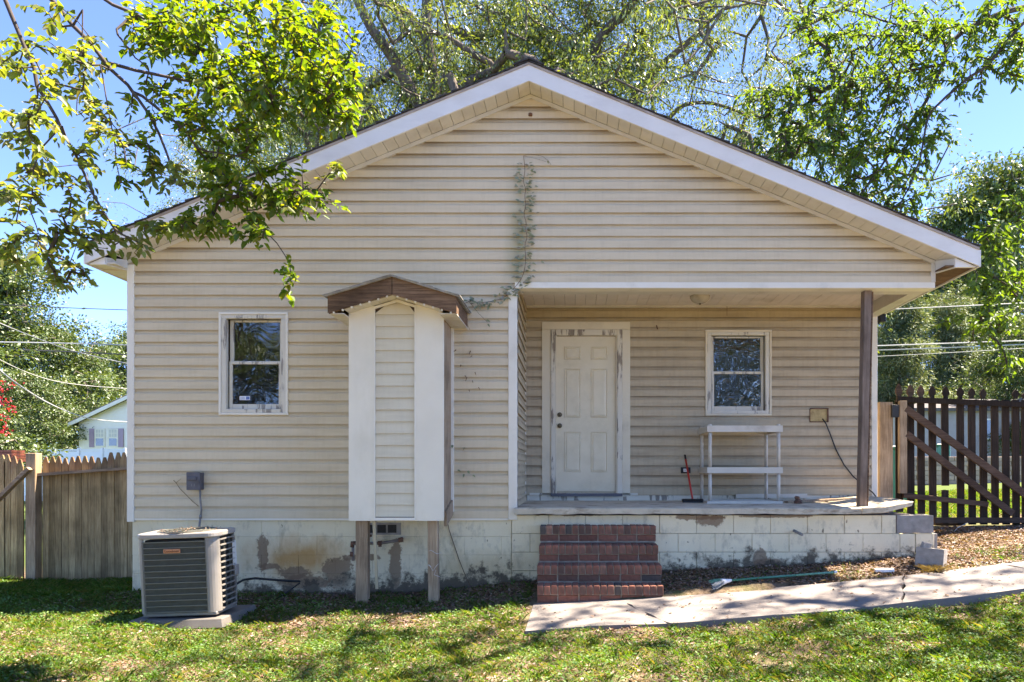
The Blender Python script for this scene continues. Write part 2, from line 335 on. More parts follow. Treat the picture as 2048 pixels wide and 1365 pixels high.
# ------------------------------------------------------------------ object helpers
def tag(o, label=None, cat=None, group=None, kind=None):
    if label: o['label'] = label
    if cat: o['category'] = cat
    if group: o['group'] = group
    if kind: o['kind'] = kind
    return o
def thing(name, label, cat, loc=(0, 0, 0), rot=(0, 0, 0), group=None):
    o = bpy.data.objects.new(name, None); C.objects.link(o); o.location = loc; o.rotation_euler = rot
    o.empty_display_size = .1
    return tag(o, label, cat, group)
def world_off(parent):
    v = Vector((0, 0, 0)); p = parent
    while p is not None: v += p.location; p = p.parent
    return v
class MB:
    def __init__(s): s.v = []; s.f = []
    def add(s, vs_, fs): b = len(s.v); s.v += [tuple(q) for q in vs_]; s.f += [tuple(b+i for i in f) for f in fs]; return s
    def box(s, x0, x1, y0, y1, z0, z1):
        return s.add([(x0, y0, z0), (x1, y0, z0), (x1, y1, z0), (x0, y1, z0), (x0, y0, z1), (x1, y0, z1), (x1, y1, z1), (x0, y1, z1)],
                     [(0, 3, 2, 1), (4, 5, 6, 7), (0, 1, 5, 4), (1, 2, 6, 5), (2, 3, 7, 6), (3, 0, 4, 7)])
    def prism(s, pts, y0, y1):          # polygon in x,z extruded in y
        n = len(pts); a = [(x, y0, z) for x, z in pts]+[(x, y1, z) for x, z in pts]
        return s.add(a, [tuple(range(n)), tuple(range(2*n-1, n-1, -1))]+[(i, (i+1) % n+0, (i+1) % n+n, i+n) for i in range(n)])
    def prismz(s, pts, z0, z1):
        n = len(pts); a = [(x, y, z0) for x, y in pts]+[(x, y, z1) for x, y in pts]
        return s.add(a, [tuple(range(n-1, -1, -1)), tuple(range(n, 2*n))]+[(i, (i+1) % n, (i+1) % n+n, i+n) for i in range(n)])
    def bar(s, a, b, wx, wy, up=(0, 0, 1)):   # rectangular bar between two points
        a = Vector(a); b = Vector(b); d = (b-a).normalized(); u = Vector(up)
        if abs(d.dot(u)) > .98: u = Vector((0, 1, 0))
        r = d.cross(u).normalized(); t = r.cross(d)
        vs_ = [q+r*i*wx/2+t*j*wy/2 for q in (a, b) for i, j in ((-1, -1), (1, -1), (1, 1), (-1, 1))]
        return s.add(vs_, [(0, 3, 2, 1), (4, 5, 6, 7), (0, 1, 5, 4), (1, 2, 6, 5), (2, 3, 7, 6), (3, 0, 4, 7)])
    def tube(s, pts, r, n=8, cap=True):
        pts = [Vector(p) for p in pts]; k = len(pts); rr = r if isinstance(r, (list, tuple)) else [r]*k
        prev = None; rings = []
        for i, p in enumerate(pts):
            d = (pts[min(i+1, k-1)]-pts[max(i-1, 0)]).normalized()
            if prev is None: prev = d.orthogonal().normalized()
            u = (prev-d*prev.dot(d)).normalized(); prev = u; w_ = d.cross(u)
            rings.append([p+(u*math.cos(2*PI*j/n)+w_*math.sin(2*PI*j/n))*rr[i] for j in range(n)])
        vs_ = [q for ri in rings for q in ri]; fs = []
        for i in range(k-1):
            for j in range(n): fs.append((i*n+j, i*n+(j+1) % n, (i+1)*n+(j+1) % n, (i+1)*n+j))
        if cap: fs += [tuple(range(n-1, -1, -1)), tuple((k-1)*n+j for j in range(n))]
        return s.add(vs_, fs)
    def mesh(s, name, m, bev=0, smooth=False, seg=1):
        me = bpy.data.meshes.new(name); me.from_pydata(s.v, [], s.f)
        if bev:
            bm = bmesh.new(); bm.from_mesh(me)
            bmesh.ops.remove_doubles(bm, verts=bm.verts, dist=1e-5)
            bmesh.ops.bevel(bm, geom=[e for e in bm.edges if e.is_manifold and e.calc_face_angle(0) > .5], offset=bev, segments=seg, affect='EDGES', profile=.5)
            bm.to_mesh(me); bm.free()
        me.materials.append(m)
        if smooth: me.polygons.foreach_set('use_smooth', [True]*len(me.polygons))
        me.update(); return me
    def build(s, name, m, parent=None, bev=0, smooth=False, local=False, seg=1):
        return link(s.mesh(name, m, bev, smooth, seg), name, parent, local)
def link(me, name, parent=None, local=False):
    o = bpy.data.objects.new(name, me); C.objects.link(o)
    if parent is not None:
        o.parent = parent
        if not local: o.location = -world_off(parent)
    return o
def smoothstep(a, b, x):
    t = min(1, max(0, (x-a)/(b-a))); return t*t*(3-2*t)

# ------------------------------------------------------------------ terrain
GW = [(-60, 0.0), (-9, .02), (-5, .10), (-4, .12), (-2.5, .10), (-1.2, .16), (-.5, .22), (.7, .34), (2, .41), (3.3, .46), (4.5, .55), (7, .68), (14, .9), (60, 1.0)]
GX = np.array([a for a, b in GW]); GH = np.array([b for a, b in GW])
def G(x, y):
    x = np.asarray(x, float); y = np.asarray(y, float)
    gw = np.interp(x, GX, GH)
    t = np.clip(7.5-y, 0, None)
    k = np.interp(x, [-4, -1, 1, 6], [.05, .09, .125, .11])
    drop = k*np.minimum(t, 1.8)+.02*np.clip(t-1.8, 0, 6)
    b = np.clip(y-7.5, 0, None)
    rise = np.where(x > 0, .06, -.05)*np.minimum(b, 2.5)*np.clip(np.abs(x)/3, 0, 1)
    bumps = .012*np.sin(x*3.1+1.3*y)+.010*np.sin(y*4.3-x*1.7)+.006*np.sin(x*9+y*7)
    return gw-drop+rise+bumps
def g1(x, y): return float(G(x, y))

# ------------------------------------------------------------------ house
house = thing('house', 'beige vinyl-sided house with white gable rake, recessed back porch and painted block foundation', 'house', (-.44, 11, 0))
HXL, HXR = -4.80, PX(1868, D)          # wall ends
PKX = PX(1058, D-.27)                   # ridge x
SL = .411; ZPK = 5.505                  # soffit line at the peak (underside of rake)
OH = .27; YF = D-OH                     # rake plane
XL, XR = PX(174, YF), PX(1956, YF)
BACK = PZ(0, 1) and 8.92
ZB = PZ(1036, D)
EXP = .127
PFZ = PZ(1016, 7.42)                    # porch floor level
ZBEAM = PZ(577, D)
XP = PX(1032, D)                        # porch side wall plane
def ztop(x): return ZPK-abs(x-PKX)*SL
def zrx(z): return (ZPK-z)/SL
PROF = [(.10, .0), (-.045, .013), (-.045, .0225), (.58, .0195), (.72, .006), (.99, .003)]
def siding(parent, z0, z1, uL, uR, holes, mapf, m, piece=3.66, prof=PROF, seed=0, nm='siding_course', exp=EXP, flip=False):
    rnd = random.Random(seed); nc = int(math.ceil((z1-z0)/exp)); off = 0
    for i in range(nc):
        za = z0+i*exp
        if i % 2 == 0: off = rnd.uniform(0, piece)
        lo, hi = -8.0-piece+off, 12.0
        cuts = []; u = lo
        while u < hi: cuts.append((u, u+piece)); u += piece
        wob = rnd.uniform(-.001, .001)
        for h in holes:      # a course fully interrupted by an opening is two pieces
            if h[2] <= za+1e-4 and h[3] >= min(za+exp, z1)-1e-4:
                mid = (max(h[0], -20)+min(h[1], 20))/2; c2 = []
                for (p0, p1) in cuts: c2 += [(p0, mid), (mid, p1)] if p0 < mid < p1 else [(p0, p1)]
                cuts = c2
        for ci, (p0, p1) in enumerate(cuts):
            mb = MB(); ex = .0012 if ci % 2 else 0
            pr = list(prof)
            zs = [(za+f*exp, o+(ex+wob if o > .002 else 0)) for f, o in pr]
            # insert breaks at hole edges
            for h in holes:
                for hz in (h[2], h[3]):
                    for k in range(2, len(zs)-1):
                        if zs[k][0]+1e-6 < hz < zs[k+1][0]-1e-6:
                            t = (hz-zs[k][0])/(zs[k+1][0]-zs[k][0]); zs.insert(k+1, (hz, zs[k][1]*(1-t)+zs[k+1][1]*t)); break
            for (a, oa), (b, ob) in zip(zs[:-1], zs[1:]):
                if a >= z1: continue
                if b > z1: b = z1
                la, lb, ra, rb = uL(a), uL(b), uR(a), uR(b)
                iv = [(max(la, p0), max(lb, p0), min(ra, p1), min(rb, p1))]
                zm = (a+b)/2
                for h in holes:
                    if h[2]-1e-6 <= zm <= h[3]+1e-6:
                        nv = []
                        for q in iv:
                            nv.append((q[0], q[1], min(q[2], h[0]), min(q[3], h[0])))
                            nv.append((max(q[0], h[1]), max(q[1], h[1]), q[2], q[3]))
                        iv = nv
                for q in iv:
                    if q[2]-q[0] < 1e-4 and q[3]-q[1] < 1e-4: continue
                    q2 = max(q[2], q[0]); q3 = max(q[3], q[1])
                    vs_ = [mapf(q[0], oa, a), mapf(q2, oa, a), mapf(q3, ob, b), mapf(q[1], ob, b)]
                    mb.add(vs_, [(3, 2, 1, 0) if flip else (0, 1, 2, 3)])
            if mb.f: mb.build(nm, m, parent)

# openings
W1 = (PX(440, D), PX(578, D), PZ(831, D), PZ(626, D))                 # left window trim
W2 = (PX(1410, BACK), PX(1542, BACK), PZ(832, BACK), PZ(661, BACK))
DR = (PX(1084, BACK), PX(1260, BACK), PZ(990, BACK), PZ(645, BACK))
# wall cores
fw = MB()
yb = D+.10
fw.box(HXL+.01, W1[0]+.03, D, yb, ZB, W1[3]+.0).box(W1[1]-.03, XP, D, yb, ZB, W1[3]).box(W1[0]+.03, W1[1]-.03, D, yb, ZB, W1[2]+.03)
fw.prism([(HXL+.01, W1[3]), (XP, W1[3]), (XP, ZBEAM+.02), (HXR-.01, ZBEAM+.02), (HXR-.01, ztop(HXR)), (PKX, ZPK), (HXL+.01, ztop(HXL))], D, yb)
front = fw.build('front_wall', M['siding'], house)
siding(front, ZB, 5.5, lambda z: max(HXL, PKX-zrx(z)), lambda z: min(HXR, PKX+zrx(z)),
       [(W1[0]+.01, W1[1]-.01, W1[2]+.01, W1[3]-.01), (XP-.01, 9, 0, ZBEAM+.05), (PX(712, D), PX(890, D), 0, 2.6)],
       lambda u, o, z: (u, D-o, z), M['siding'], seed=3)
ZCL = PZ(613, BACK)
bw = MB()
bx0, bx1 = XP, PX(1748, BACK)
def core_with_hole(mb, x0, x1, y0, y1, z0, z1, h, mg):
    mb.box(x0, h[0]+mg, y0, y1, z0, z1).box(h[1]-mg, x1, y0, y1, z0, z1).box(h[0]+mg, h[1]-mg, y0, y1, z0, h[2]+mg).box(h[0]+mg, h[1]-mg, y0, y1, h[3]-mg, z1)
core_with_hole(bw, bx0-.1, bx1, BACK, BACK+.1, PFZ+.06, ZCL+.1, W2, .03)
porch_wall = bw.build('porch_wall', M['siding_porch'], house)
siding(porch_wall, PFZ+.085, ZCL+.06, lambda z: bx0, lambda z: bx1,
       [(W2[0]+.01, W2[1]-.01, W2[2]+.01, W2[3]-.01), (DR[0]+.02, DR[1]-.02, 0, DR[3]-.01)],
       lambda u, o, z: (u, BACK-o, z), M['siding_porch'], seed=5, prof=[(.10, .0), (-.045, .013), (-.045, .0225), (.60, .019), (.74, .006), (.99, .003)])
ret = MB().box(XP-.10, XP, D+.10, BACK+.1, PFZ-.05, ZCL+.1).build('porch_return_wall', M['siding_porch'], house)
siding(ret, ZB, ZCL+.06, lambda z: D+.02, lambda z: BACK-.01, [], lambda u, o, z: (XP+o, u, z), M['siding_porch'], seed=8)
# outer side walls and back of the house, room behind the glass
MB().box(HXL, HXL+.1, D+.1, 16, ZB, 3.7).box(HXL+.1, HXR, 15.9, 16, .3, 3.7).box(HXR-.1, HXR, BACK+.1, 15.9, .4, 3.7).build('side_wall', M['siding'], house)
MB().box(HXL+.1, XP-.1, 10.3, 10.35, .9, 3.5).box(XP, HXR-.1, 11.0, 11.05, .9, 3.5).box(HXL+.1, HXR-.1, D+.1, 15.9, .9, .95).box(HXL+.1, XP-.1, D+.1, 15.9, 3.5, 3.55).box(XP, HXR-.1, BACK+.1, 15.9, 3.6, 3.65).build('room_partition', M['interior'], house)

# corner posts and trims
for x0, x1, y0, y1, za, zb in ((PX(257, D), PX(271, D), D-.03, D+.06, PZ(1044, D), PZ(531, D)), (PX(1017, D), PX(1034.5, D), D-.03, D+.06, PZ(1040, D), PZ(580, D)),
                               (PX(1742, BACK), PX(1753.5, BACK), BACK-.025, BACK+.06, PFZ+.03, PZ(622, BACK)), (PX(1048, BACK)-.0, PX(1052.5, BACK), BACK-.03, BACK, PFZ+.0, ZCL)):
    MB().box(x0, x1, y0, y1, za, zb).build('corner_post', M['trim'], house, .004)
MB().box(PX(271, D)+.002, PX(1017, D)-.002, D-.022, D+.01, PZ(1041, D), PZ(1036.5, D)).build('starter_strip', M['trim'], house, .002)
MB().box(PX(1030, D), HXR, D-.026, D+.12, PZ(578, D), PZ(566, D)).build('beam_trim', M['trim'], house, .004)
MB().box(PX(1860, D), HXR+.006, D-.024, D+.02, PZ(566, D)+.001, ztop(HXR)-.002).build('corner_trim', M['soffit'], house, .003)
# rake trim along wall
for s, xe in ((-1, HXL), (1, HXR)):
    pts = [(PKX, ZPK-.002), (xe, ztop(xe)-.002), (xe, ztop(xe)-.042), (PKX, ZPK-.044)]
    MB().prism(pts, D-.030, D-.001).build('frieze_trim', M['soffit'], house)
# porch beams
MB().box(XP, HXR-.15, D+.122, D+.27, ZBEAM+.001, ZCL+.08).build('porch_beam', M['soffit'], house)
MB().box(HXR-.15, HXR-.001, D+.122, BACK+.0, ZBEAM+.001, ZCL+.08).build('porch_beam', M['soffit'], house)
# porch ceiling
ceil_ = MB().box(XP-.05, HXR-.1, D+.15, BACK+.05, ZCL+.02, ZCL+.10).build('porch_ceiling', M['black'], house)
x = XP; i = 0
while x < HXR-.16:
    x2 = min(x+.129, HXR-.152)
    MB().box(x+.0025, x2-.001, D+.271, BACK-.02, ZCL, ZCL+.015+.002*(i % 2)).build('ceiling_panel', M['ceilingp'], ceil_)
    x += .129; i += 1
MB().box(XP, HXR-.152, BACK-.045, BACK-.003, ZCL-.022, ZCL-.001).build('ceiling_trim', M['soffit'], house)

# roof
RT = .19
roof = MB()
yR1 = 16.3
for s, xe in ((-1, XL), (1, XR)):
    zt = lambda x: ZPK+RT-.01-abs(x-PKX)*SL
    roof.prism([(PKX, zt(PKX)-.10), (xe, zt(xe)-.10), (xe, zt(xe)), (PKX, zt(PKX))], YF+.03, yR1)
rf = roof.build('roof', M['drip'], house)
for s, xe in ((-1, XL), (1, XR)):
    Ls = math.hypot(xe-PKX, (xe-PKX)*SL); n = int(Ls/.14)
    dx = (xe-PKX)/n
    rnd = random.Random(4+s)
    for k in range(n):
        xa = PKX+dx*k; xb = PKX+dx*(k+1.06)
        za = ZPK+RT-.006-abs(xa-PKX)*SL; zb = ZPK+RT-.006-abs(xb-PKX)*SL
        y0 = YF-.035-rnd.uniform(0, .012); z_ = .012+rnd.uniform(0, .006)
        MB().prism([(xa, za+.002), (xb, zb+.012), (xb, zb+.012+z_), (xa, za+.012)], y0, yR1).build('shingle_course', M['shingle'], rf)
MB().prism([(PKX-.16, ZPK+RT-.045), (PKX, ZPK+RT+.02), (PKX+.16, ZPK+RT-.045), (PKX+.16, ZPK+RT-.03), (PKX, ZPK+RT+.037), (PKX-.16, ZPK+RT-.03)], YF-.05, yR1).build('ridge_cap', M['shingle'], rf)
# rake fascia + drip edge + soffit
for s, xe in ((-1, XL), (1, XR)):
    zz = lambda x, o: ZPK+o-abs(x-PKX)*SL
    g = .0015*s
    MB().prism([(PKX+g, zz(PKX, -.002)), (xe, zz(xe, -.002)), (xe, zz(xe, RT-.03)), (PKX+g, zz(PKX, RT-.03))], YF-.02, YF).build('rake_fascia', M['fascia'], house, .002)
    MB().prism([(PKX+g, zz(PKX, RT-.030)), (xe, zz(xe, RT-.030)), (xe, zz(xe, RT-.005)), (PKX+g, zz(PKX, RT-.005))], YF-.030, YF+.03).build('drip_edge', M['drip'], house)
    sf = MB().prism([(PKX, zz(PKX, .022)), (xe, zz(xe, .022)), (xe, zz(xe, .03)), (PKX, zz(PKX, .03))], YF, D+.02).build('rake_soffit', M['black'], house)
    xw = xe-s*.33
    n = int(abs(xe-PKX-s*.0)/.118)
    for k in range(n):
        xa = PKX+s*(.118*k+.002); xb = PKX+s*(.118*(k+1)-.0025)
        if abs(xb-PKX) > abs((HXR if s > 0 else HXL)-PKX)+.13: break
        o = .0 if k % 2 else .0015
        MB().prism([(xa, zz(xa, o)), (xb, zz(xb, o)), (xb, zz(xb, .018)), (xa, zz(xa, .018))], YF+.001, D-.0305).build('soffit_panel', M['soffit'], sf)
    # eave: flat soffit, end box return, eave fascia
    xc = HXR if s > 0 else HXL
    ze = zz(xe, 0)
    hx = xc+s*.09
    MB().prism([(hx, ze-.01), (xe-s*.012, ze-.01), (xe-s*.012, zz(xe-s*.012, -.006)), (hx, zz(hx, -.006))], YF+.012, YF+.04).build('eave_return', M['fascia'], house)
    MB().add([(hx, YF+.04, ze-.01), (xc, D-.03, ze-.01), (xc, D-.03, zz(xc, -.004)), (hx, YF+.04, zz(hx, -.004)),
              (hx+s*.02, YF+.04, ze-.01), (xc+s*.02, D-.03, ze-.01), (xc+s*.02, D-.03, zz(xc, -.004)), (hx+s*.02, YF+.04, zz(hx, -.004))],
             [(0, 1, 2, 3), (4, 7, 6, 5), (0, 3, 7, 4), (1, 5, 6, 2), (0, 4, 5, 1), (3, 2, 6, 7)]).build('eave_return_side', M['soffit'], house)
    x0, x1 = sorted((xc, xe)); es = MB().box(x0, x1-.0, YF+.041, 16.2, ze+.004, ze+.02).build('eave_soffit', M['wood_brown'] if s > 0 else M['soffit'], house)
    if s < 0:
        y = D-.02
        while y < 16:
            MB().box(x0+.005, x1-.002, y, y+.29, ze-.008, ze+.003).build('soffit_panel', M['soffit'], es); y += .3
    x0, x1 = sorted((xe, xe+s*.02)); MB().box(x0, x1, YF-.02, 16.3, ze-.012, zz(xe, RT-.03)).build('eave_fascia', M['fascia'], house)
# insects nests on gable
MB().tube([(PKX, D-.035, PZ(233, D)-.012), (PKX, D-.035, PZ(233, D)+.012)], .022, 8).build('wasp_nest', M['rust'], house)

# left foundation and porch foundation as blocks
found = MB().box(HXL+.03, PX(1023, D), D+.045, D+.2, -.4, ZB-.004).build('foundation', M['found'], house)
def blocks(parent, x0, x1, yf, ztop_, rows, m, gap=.004, bevel=.004, shift=0, th=.05, hgt=.2, offs=None):
    for r in range(rows):
        z1_ = ztop_-r*hgt; z0_ = z1_-hgt+gap
        x = x0-(.0 if (r+shift) % 2 else .2)
        while x < x1:
            a, b = max(x, x0)+gap/2, min(x+.4, x1)-gap/2
            if b-a > .03:
                dy = random.uniform(-.0025, .0025)
                MB().box(a, b, yf+dy, yf+th, z0_, z1_).build('block', m, parent, bevel)
            x += .4
blocks(found, HXL+.03, PX(1023, D)-.001, D+.006, ZB-.004, 6, M['found'], gap=.0012, bevel=.0010, th=.038)
pf = MB().box(PX(1023, D), PX(1790, D), D+.035, D+.2, -.2, PFZ-.09).build('porch_foundation', M['mortar'], house)
blocks(pf, PX(1023, D)+.002, PX(1791, D), D-.012, PFZ-.085, 1, M['found'], gap=.0035, bevel=.003, shift=1, th=.05)
blocks(pf, PX(1023, D)+.002, PX(1829, D), D-.012, PFZ-.285, 4, M['found'], gap=.0035, bevel=.003, shift=0, th=.05)
MB().box(HXR-.35, HXR-.2, D+.05, BACK+.3, 0, PFZ-.3).build('porch_foundation', M['found'], house)
# porch slab, split at the crack, right piece heaved
def slab_piece(pts_top, thick, name='porch_slab'):
    pass
xs_ = [XP-.01]; x = XP
while x < PX(1722, 7.42)-.12: x += random.uniform(.12, .2); xs_.append(x)
xs_[-1] = PX(1722, 7.42)
mb = MB()
fr = [(xx, 7.405+random.uniform(-.004, .004), PFZ-.068+random.uniform(-.006, .006)) for xx in xs_]
n = len(xs_); vv = []
for (xx, yy, zz_) in fr: vv += [(xx, yy+.004, zz_), (xx, yy, PFZ-.012), (xx, yy+.012, PFZ+random.uniform(-.001, .001)), (xx, BACK+.05, PFZ+.012), (xx, BACK+.05, PFZ-.07)]
ff = []
for i in range(n-1):
    for j in range(5): ff.append((i*5+j, (i+1)*5+j, (i+1)*5+(j+1) % 5, i*5+(j+1) % 5))
ff += [(4, 3, 2, 1, 0), tuple((n-1)*5+j for j in range(5))]
mb.add(vv, ff).build('porch_slab', M['slab'], house)
mb = MB(); x0 = PX(1724, 7.42); x1 = PX(1770, 7.42); x2 = PX(1838, 7.5)
top = [(x0, 7.41, PFZ), (x1, 7.40, PFZ+.012), (x2-.03, 7.55, PFZ+.062), (x2, 8.1, PFZ+.075), (x2-.05, BACK+.1, PFZ+.08), (x0, BACK+.1, PFZ+.03)]
th = [.066, .07, .05, .05, .05, .06]
b_ = [(a[0]+(0 if i in (0, 5) else -.015), a[1]+.01, a[2]-th[i]) for i, a in enumerate(top)]
mb.add(top+b_, [tuple(range(6)), tuple(range(11, 5, -1))]+[(i, i+6, (i+1) % 6+6, (i+1) % 6) for i in range(6)])
so_ = mb.build('porch_slab', M['slab'], house, .006); so_['label'] = 'cracked slab corner heaved upward at its right end'
# porch post
mb = MB(); pb = P(1723, 1011, 7.62); pt = P(1733, 577, 7.62); pb.z = PFZ+.0; pt.z = ZBEAM+.001
mb.bar(pb, pt, .082, .10, (0, 1, 0)); pp = mb.build('porch_post', M['wood_porchpost'], house, .006)
MB().bar(pb+Vector((.049, -.02, .0)), pt+Vector((.049, -.02, -.02)), .014, .06, (0, 1, 0)).build('split_board', M['wood_brown'], pp, .003)

# windows
def window(o, Y, split, m_out, m_sash, gl, blind=False, sticker=False, sag=0):
    x0, x1, z0, z1 = o; t = .055
    win = MB()
    for a in ((x0, x1, z1-t*.45, z1), (x0, x1, z0, z0+t*.45), (x0, x0+t*.45, z0+t*.45+.0005, z1-t*.45-.0005), (x1-t*.45, x1, z0+t*.45+.0005, z1-t*.45-.0005)):
        win.box(a[0], a[1], Y-.034, Y+.02, a[2], a[3])
    wn = win.build('window', m_out, house, .003)
    # wooden casing
    c = MB(); q = t*.45+.0006; cw = .052
    c.box(x0+q, x1-q, Y-.026, Y+.03, z1-q-cw*.8, z1-q); c.box(x0+q, x0+q+cw, Y-.026, Y+.03, z0+q, z1-q-cw*.8-.001); c.box(x1-q-cw, x1-q, Y-.026, Y+.03, z0+q, z1-q-cw*.8-.001)
    c.box(x0+q+cw+.001, x1-q-cw-.001, Y-.030, Y+.03, z0+q, z0+q+.04)
    c.build('frame', M['peel2'], wn, .003)
    ix0, ix1 = x0+q+cw, x1-q-cw; iz0, iz1 = z0+q+.041, z1-q-cw*.8
    def sash(a, b, c_, d, y, nm, mm, st, rl):
        s = MB(); s.box(a, a+st, y, y+.03, c_, d).box(b-st, b, y, y+.03, c_, d).box(a+st+.0005, b-st-.0005, y+.001, y+.03, c_, c_+rl).box(a+st+.0005, b-st-.0005, y+.001, y+.03, d-rl*.55, d)
        s.build(nm, mm, wn, .0025)
        MB().box(a+st-.003, b-st+.003, y+.014, y+.018, c_+rl-.003, d-rl*.55+.003).build('pane', gl, wn)
    sash(ix0+.012, ix1-.012, iz0+.002, split+.018, Y+.022, 'lower_sash', M['peel2'], .032, .055)
    sash(ix0+.002, ix1-.002, split-.012, iz1-.002, Y+.056, 'upper_sash', M['peel2'], .042, .04)
    MB().box(ix0, ix1, Y+.03, Y+.11, iz0-.03, iz0+.001).build('sill', M['peel2'], wn)
    if blind:
        for k in range(9): 
            zz_ = iz1-.06-k*.022
            MB().add([(ix0+.05, Y+.10, zz_), (ix1-.05, Y+.10, zz_), (ix1-.05, Y+.118, zz_-.010), (ix0+.05, Y+.118, zz_-.010)], [(0, 1, 2, 3)]).build('blind_slat', M['blind'], wn)
    if sticker:
        s = MB().box(PX(476, Y), PX(497, Y), Y+.0345, Y+.0355, PZ(800, Y), PZ(792, Y)).build('sticker', M['sticker'], wn)
        k = MB()
        k.box(PX(489, Y), PX(496, Y), Y+.0335, Y+.0344, PZ(799, Y), PZ(793, Y))
        for i in range(3): k.box(PX(477.5, Y), PX(487, Y), Y+.0335, Y+.0344, PZ(798.6-i*2, Y), PZ(797.9-i*2, Y))
        k.build('sticker_print', M['sticker_blue'], wn)
    return wn
w1 = window(W1, D, PZ(726, D), M['trim'], M['peel2'], M['glass'], sticker=True); w1['label'] = 'left window with small alarm sticker on its lower pane'
w2 = window(W2, BACK, PZ(746, BACK), M['casing'], M['casing'], M['glass_film'], blind=True); w2['label'] = 'porch window with crumpled film and raised blind'

# door
dx0, dx1, dz0, dz1 = DR
cs = MB(); cw = .115
cs.box(dx0, dx1, BACK-.03, BACK-.004, dz1-.10, dz1).box(dx0, dx0+cw, BACK-.03, BACK-.004, dz0, dz1-.1005).box(dx1-.10, dx1, BACK-.03, BACK-.004, dz0, dz1-.1005)
door = cs.build('door_frame', M['casing'], house, .003)
ix0, ix1 = dx0+cw+.001, dx1-.101; it = dz1-.101
jb = MB(); jb.box(ix0, ix0+.058, BACK-.045, BACK+.01, dz0, it-.0005).box(ix1-.068, ix1, BACK-.045, BACK+.01, dz0, it-.0005).box(ix0+.0585, ix1-.0685, BACK-.045, BACK+.01, it-.075, it-.0005)
jb.build('brickmould', M['peel'], door, .005)
jb = MB(); jb.box(ix0+.0595, ix0+.075, BACK-.03, BACK+.02, dz0+.02, it-.076).box(ix1-.083, ix1-.0695, BACK-.03, BACK+.02, dz0+.02, it-.076).build('door_stop', M['casing'], door)
lx0, lx1, lz0, lz1 = PX(1112.5, BACK), PX(1231, BACK), PZ(983, BACK), PZ(674, BACK)
dl = MB(); dl.box(lx0, lx1, BACK-.002, BACK+.03, lz0, lz1); leaf_d = dl.build('door', M['doorw'], house, .002)
W_ = lx1-lx0
for (za, zb) in ((PZ(720, BACK), PZ(694, BACK)), (PZ(836, BACK), PZ(738, BACK)), (PZ(945, BACK), PZ(864, BACK))):
    for (fa, fb) in ((.135, .415), (.585, .865)):
        a, b = lx0+W_*fa, lx0+W_*fb; y = BACK-.002
        m_ = MB()  # moulded ring proud, then raised field
        r = .012; r2 = .03; h = .006; q = .022
        def ring(x0, x1, z0, z1, yy): return [(x0, yy, z0), (x1, yy, z0), (x1, yy, z1), (x0, yy, z1)]
        R = ring(a, b, za, zb, y-.0005)+ring(a+.008, b-.008, za+.008, zb-.008, y-.009)+ring(a+.018, b-.018, za+.018, zb-.018, y-.001)+ring(a+.034, b-.034, za+.034, zb-.034, y-.008)
        fs = []
        for k in range(3):
            for j in range(4): fs.append((k*4+j, k*4+(j+1) % 4, (k+1)*4+(j+1) % 4, (k+1)*4+j))
        fs.append((12, 13, 14, 15))
        m_.add(R, fs).build('door_panel', M['doorw'], leaf_d)
for py in (830, 852):
    c = P(1119.5, py, BACK-.0)
    k = MB().tube([(c.x, BACK-.003, c.z), (c.x, BACK-.012, c.z)], .031, 20)
    k.tube([(c.x, BACK-.012, c.z), (c.x, BACK-.035, c.z), (c.x, BACK-.045, c.z), (c.x, BACK-.062, c.z), (c.x, BACK-.066, c.z)], [.012, .012, .022, .024, .012] if py > 840 else [.02, .019, .018, .017, .01], 16)
    k.build('knob' if py > 840 else 'deadbolt', M['brass'], leaf_d, smooth=False)
MB().box(ix0, ix1, BACK-.05, BACK+.03, dz0-.02, dz0+.02).build('threshold', M['grey'], door)
# rough exposed band and boards at the floor
MB().box(XP+.03, bx1, BACK-.012, BACK, PFZ-.02, PFZ+.085).build('exposed_sill', M['peel'], house)
MB().box(XP+.06, PX(1275, BACK), BACK-.03, BACK-.013, PFZ+.075, PFZ+.108).build('loose_trim', M['peel'], house, .003)

# chase (bump-out) on two posts
YCF = 6.95
cx0, cx1 = PX(699, YCF), PX(886, YCF); csx0, csx1 = PX(748.5, YCF), PX(832, YCF)
czb = PZ(1040, YCF); sR = .305
FY = 6.74; fx0, fx1 = PX(656, FY), PX(912, FY); fpx = (fx0+fx1)/2-.0; fzt = PZ(553, FY)
def fz(x, o=0): return fzt+o-abs(x-fpx)*sR
core = MB(); core.prism([(cx0+.02, czb+.02), (cx1-.03, czb+.02), (cx1-.03, fz(cx1)-.2), (fpx, fz(fpx)-.19), (cx0+.02, fz(cx0)-.2)], YCF+.03, D-.02)
chase = core.build('bump_out', M['wood_brown'], house)
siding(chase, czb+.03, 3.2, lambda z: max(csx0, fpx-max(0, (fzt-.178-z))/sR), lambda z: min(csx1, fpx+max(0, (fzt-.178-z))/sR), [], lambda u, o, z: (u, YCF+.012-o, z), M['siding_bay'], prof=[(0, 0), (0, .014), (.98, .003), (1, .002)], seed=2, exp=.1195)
for a, b in ((cx0, csx0), (csx1, cx1)):
    MB().prism([(a, czb-.006), (b, czb-.006), (b, fz(b)-.172), (a, fz(a)-.172)], YCF-.012, YCF+.03).build('corner_panel', M['panel'], chase, .004)
MB().box(csx0, csx0+.012, YCF-.018, YCF-.0, czb, fz(csx0)-.2).box(csx1-.012, csx1, YCF-.018, YCF-.0, czb, fz(csx1)-.2).build('channel_trim', M['trim'], chase)
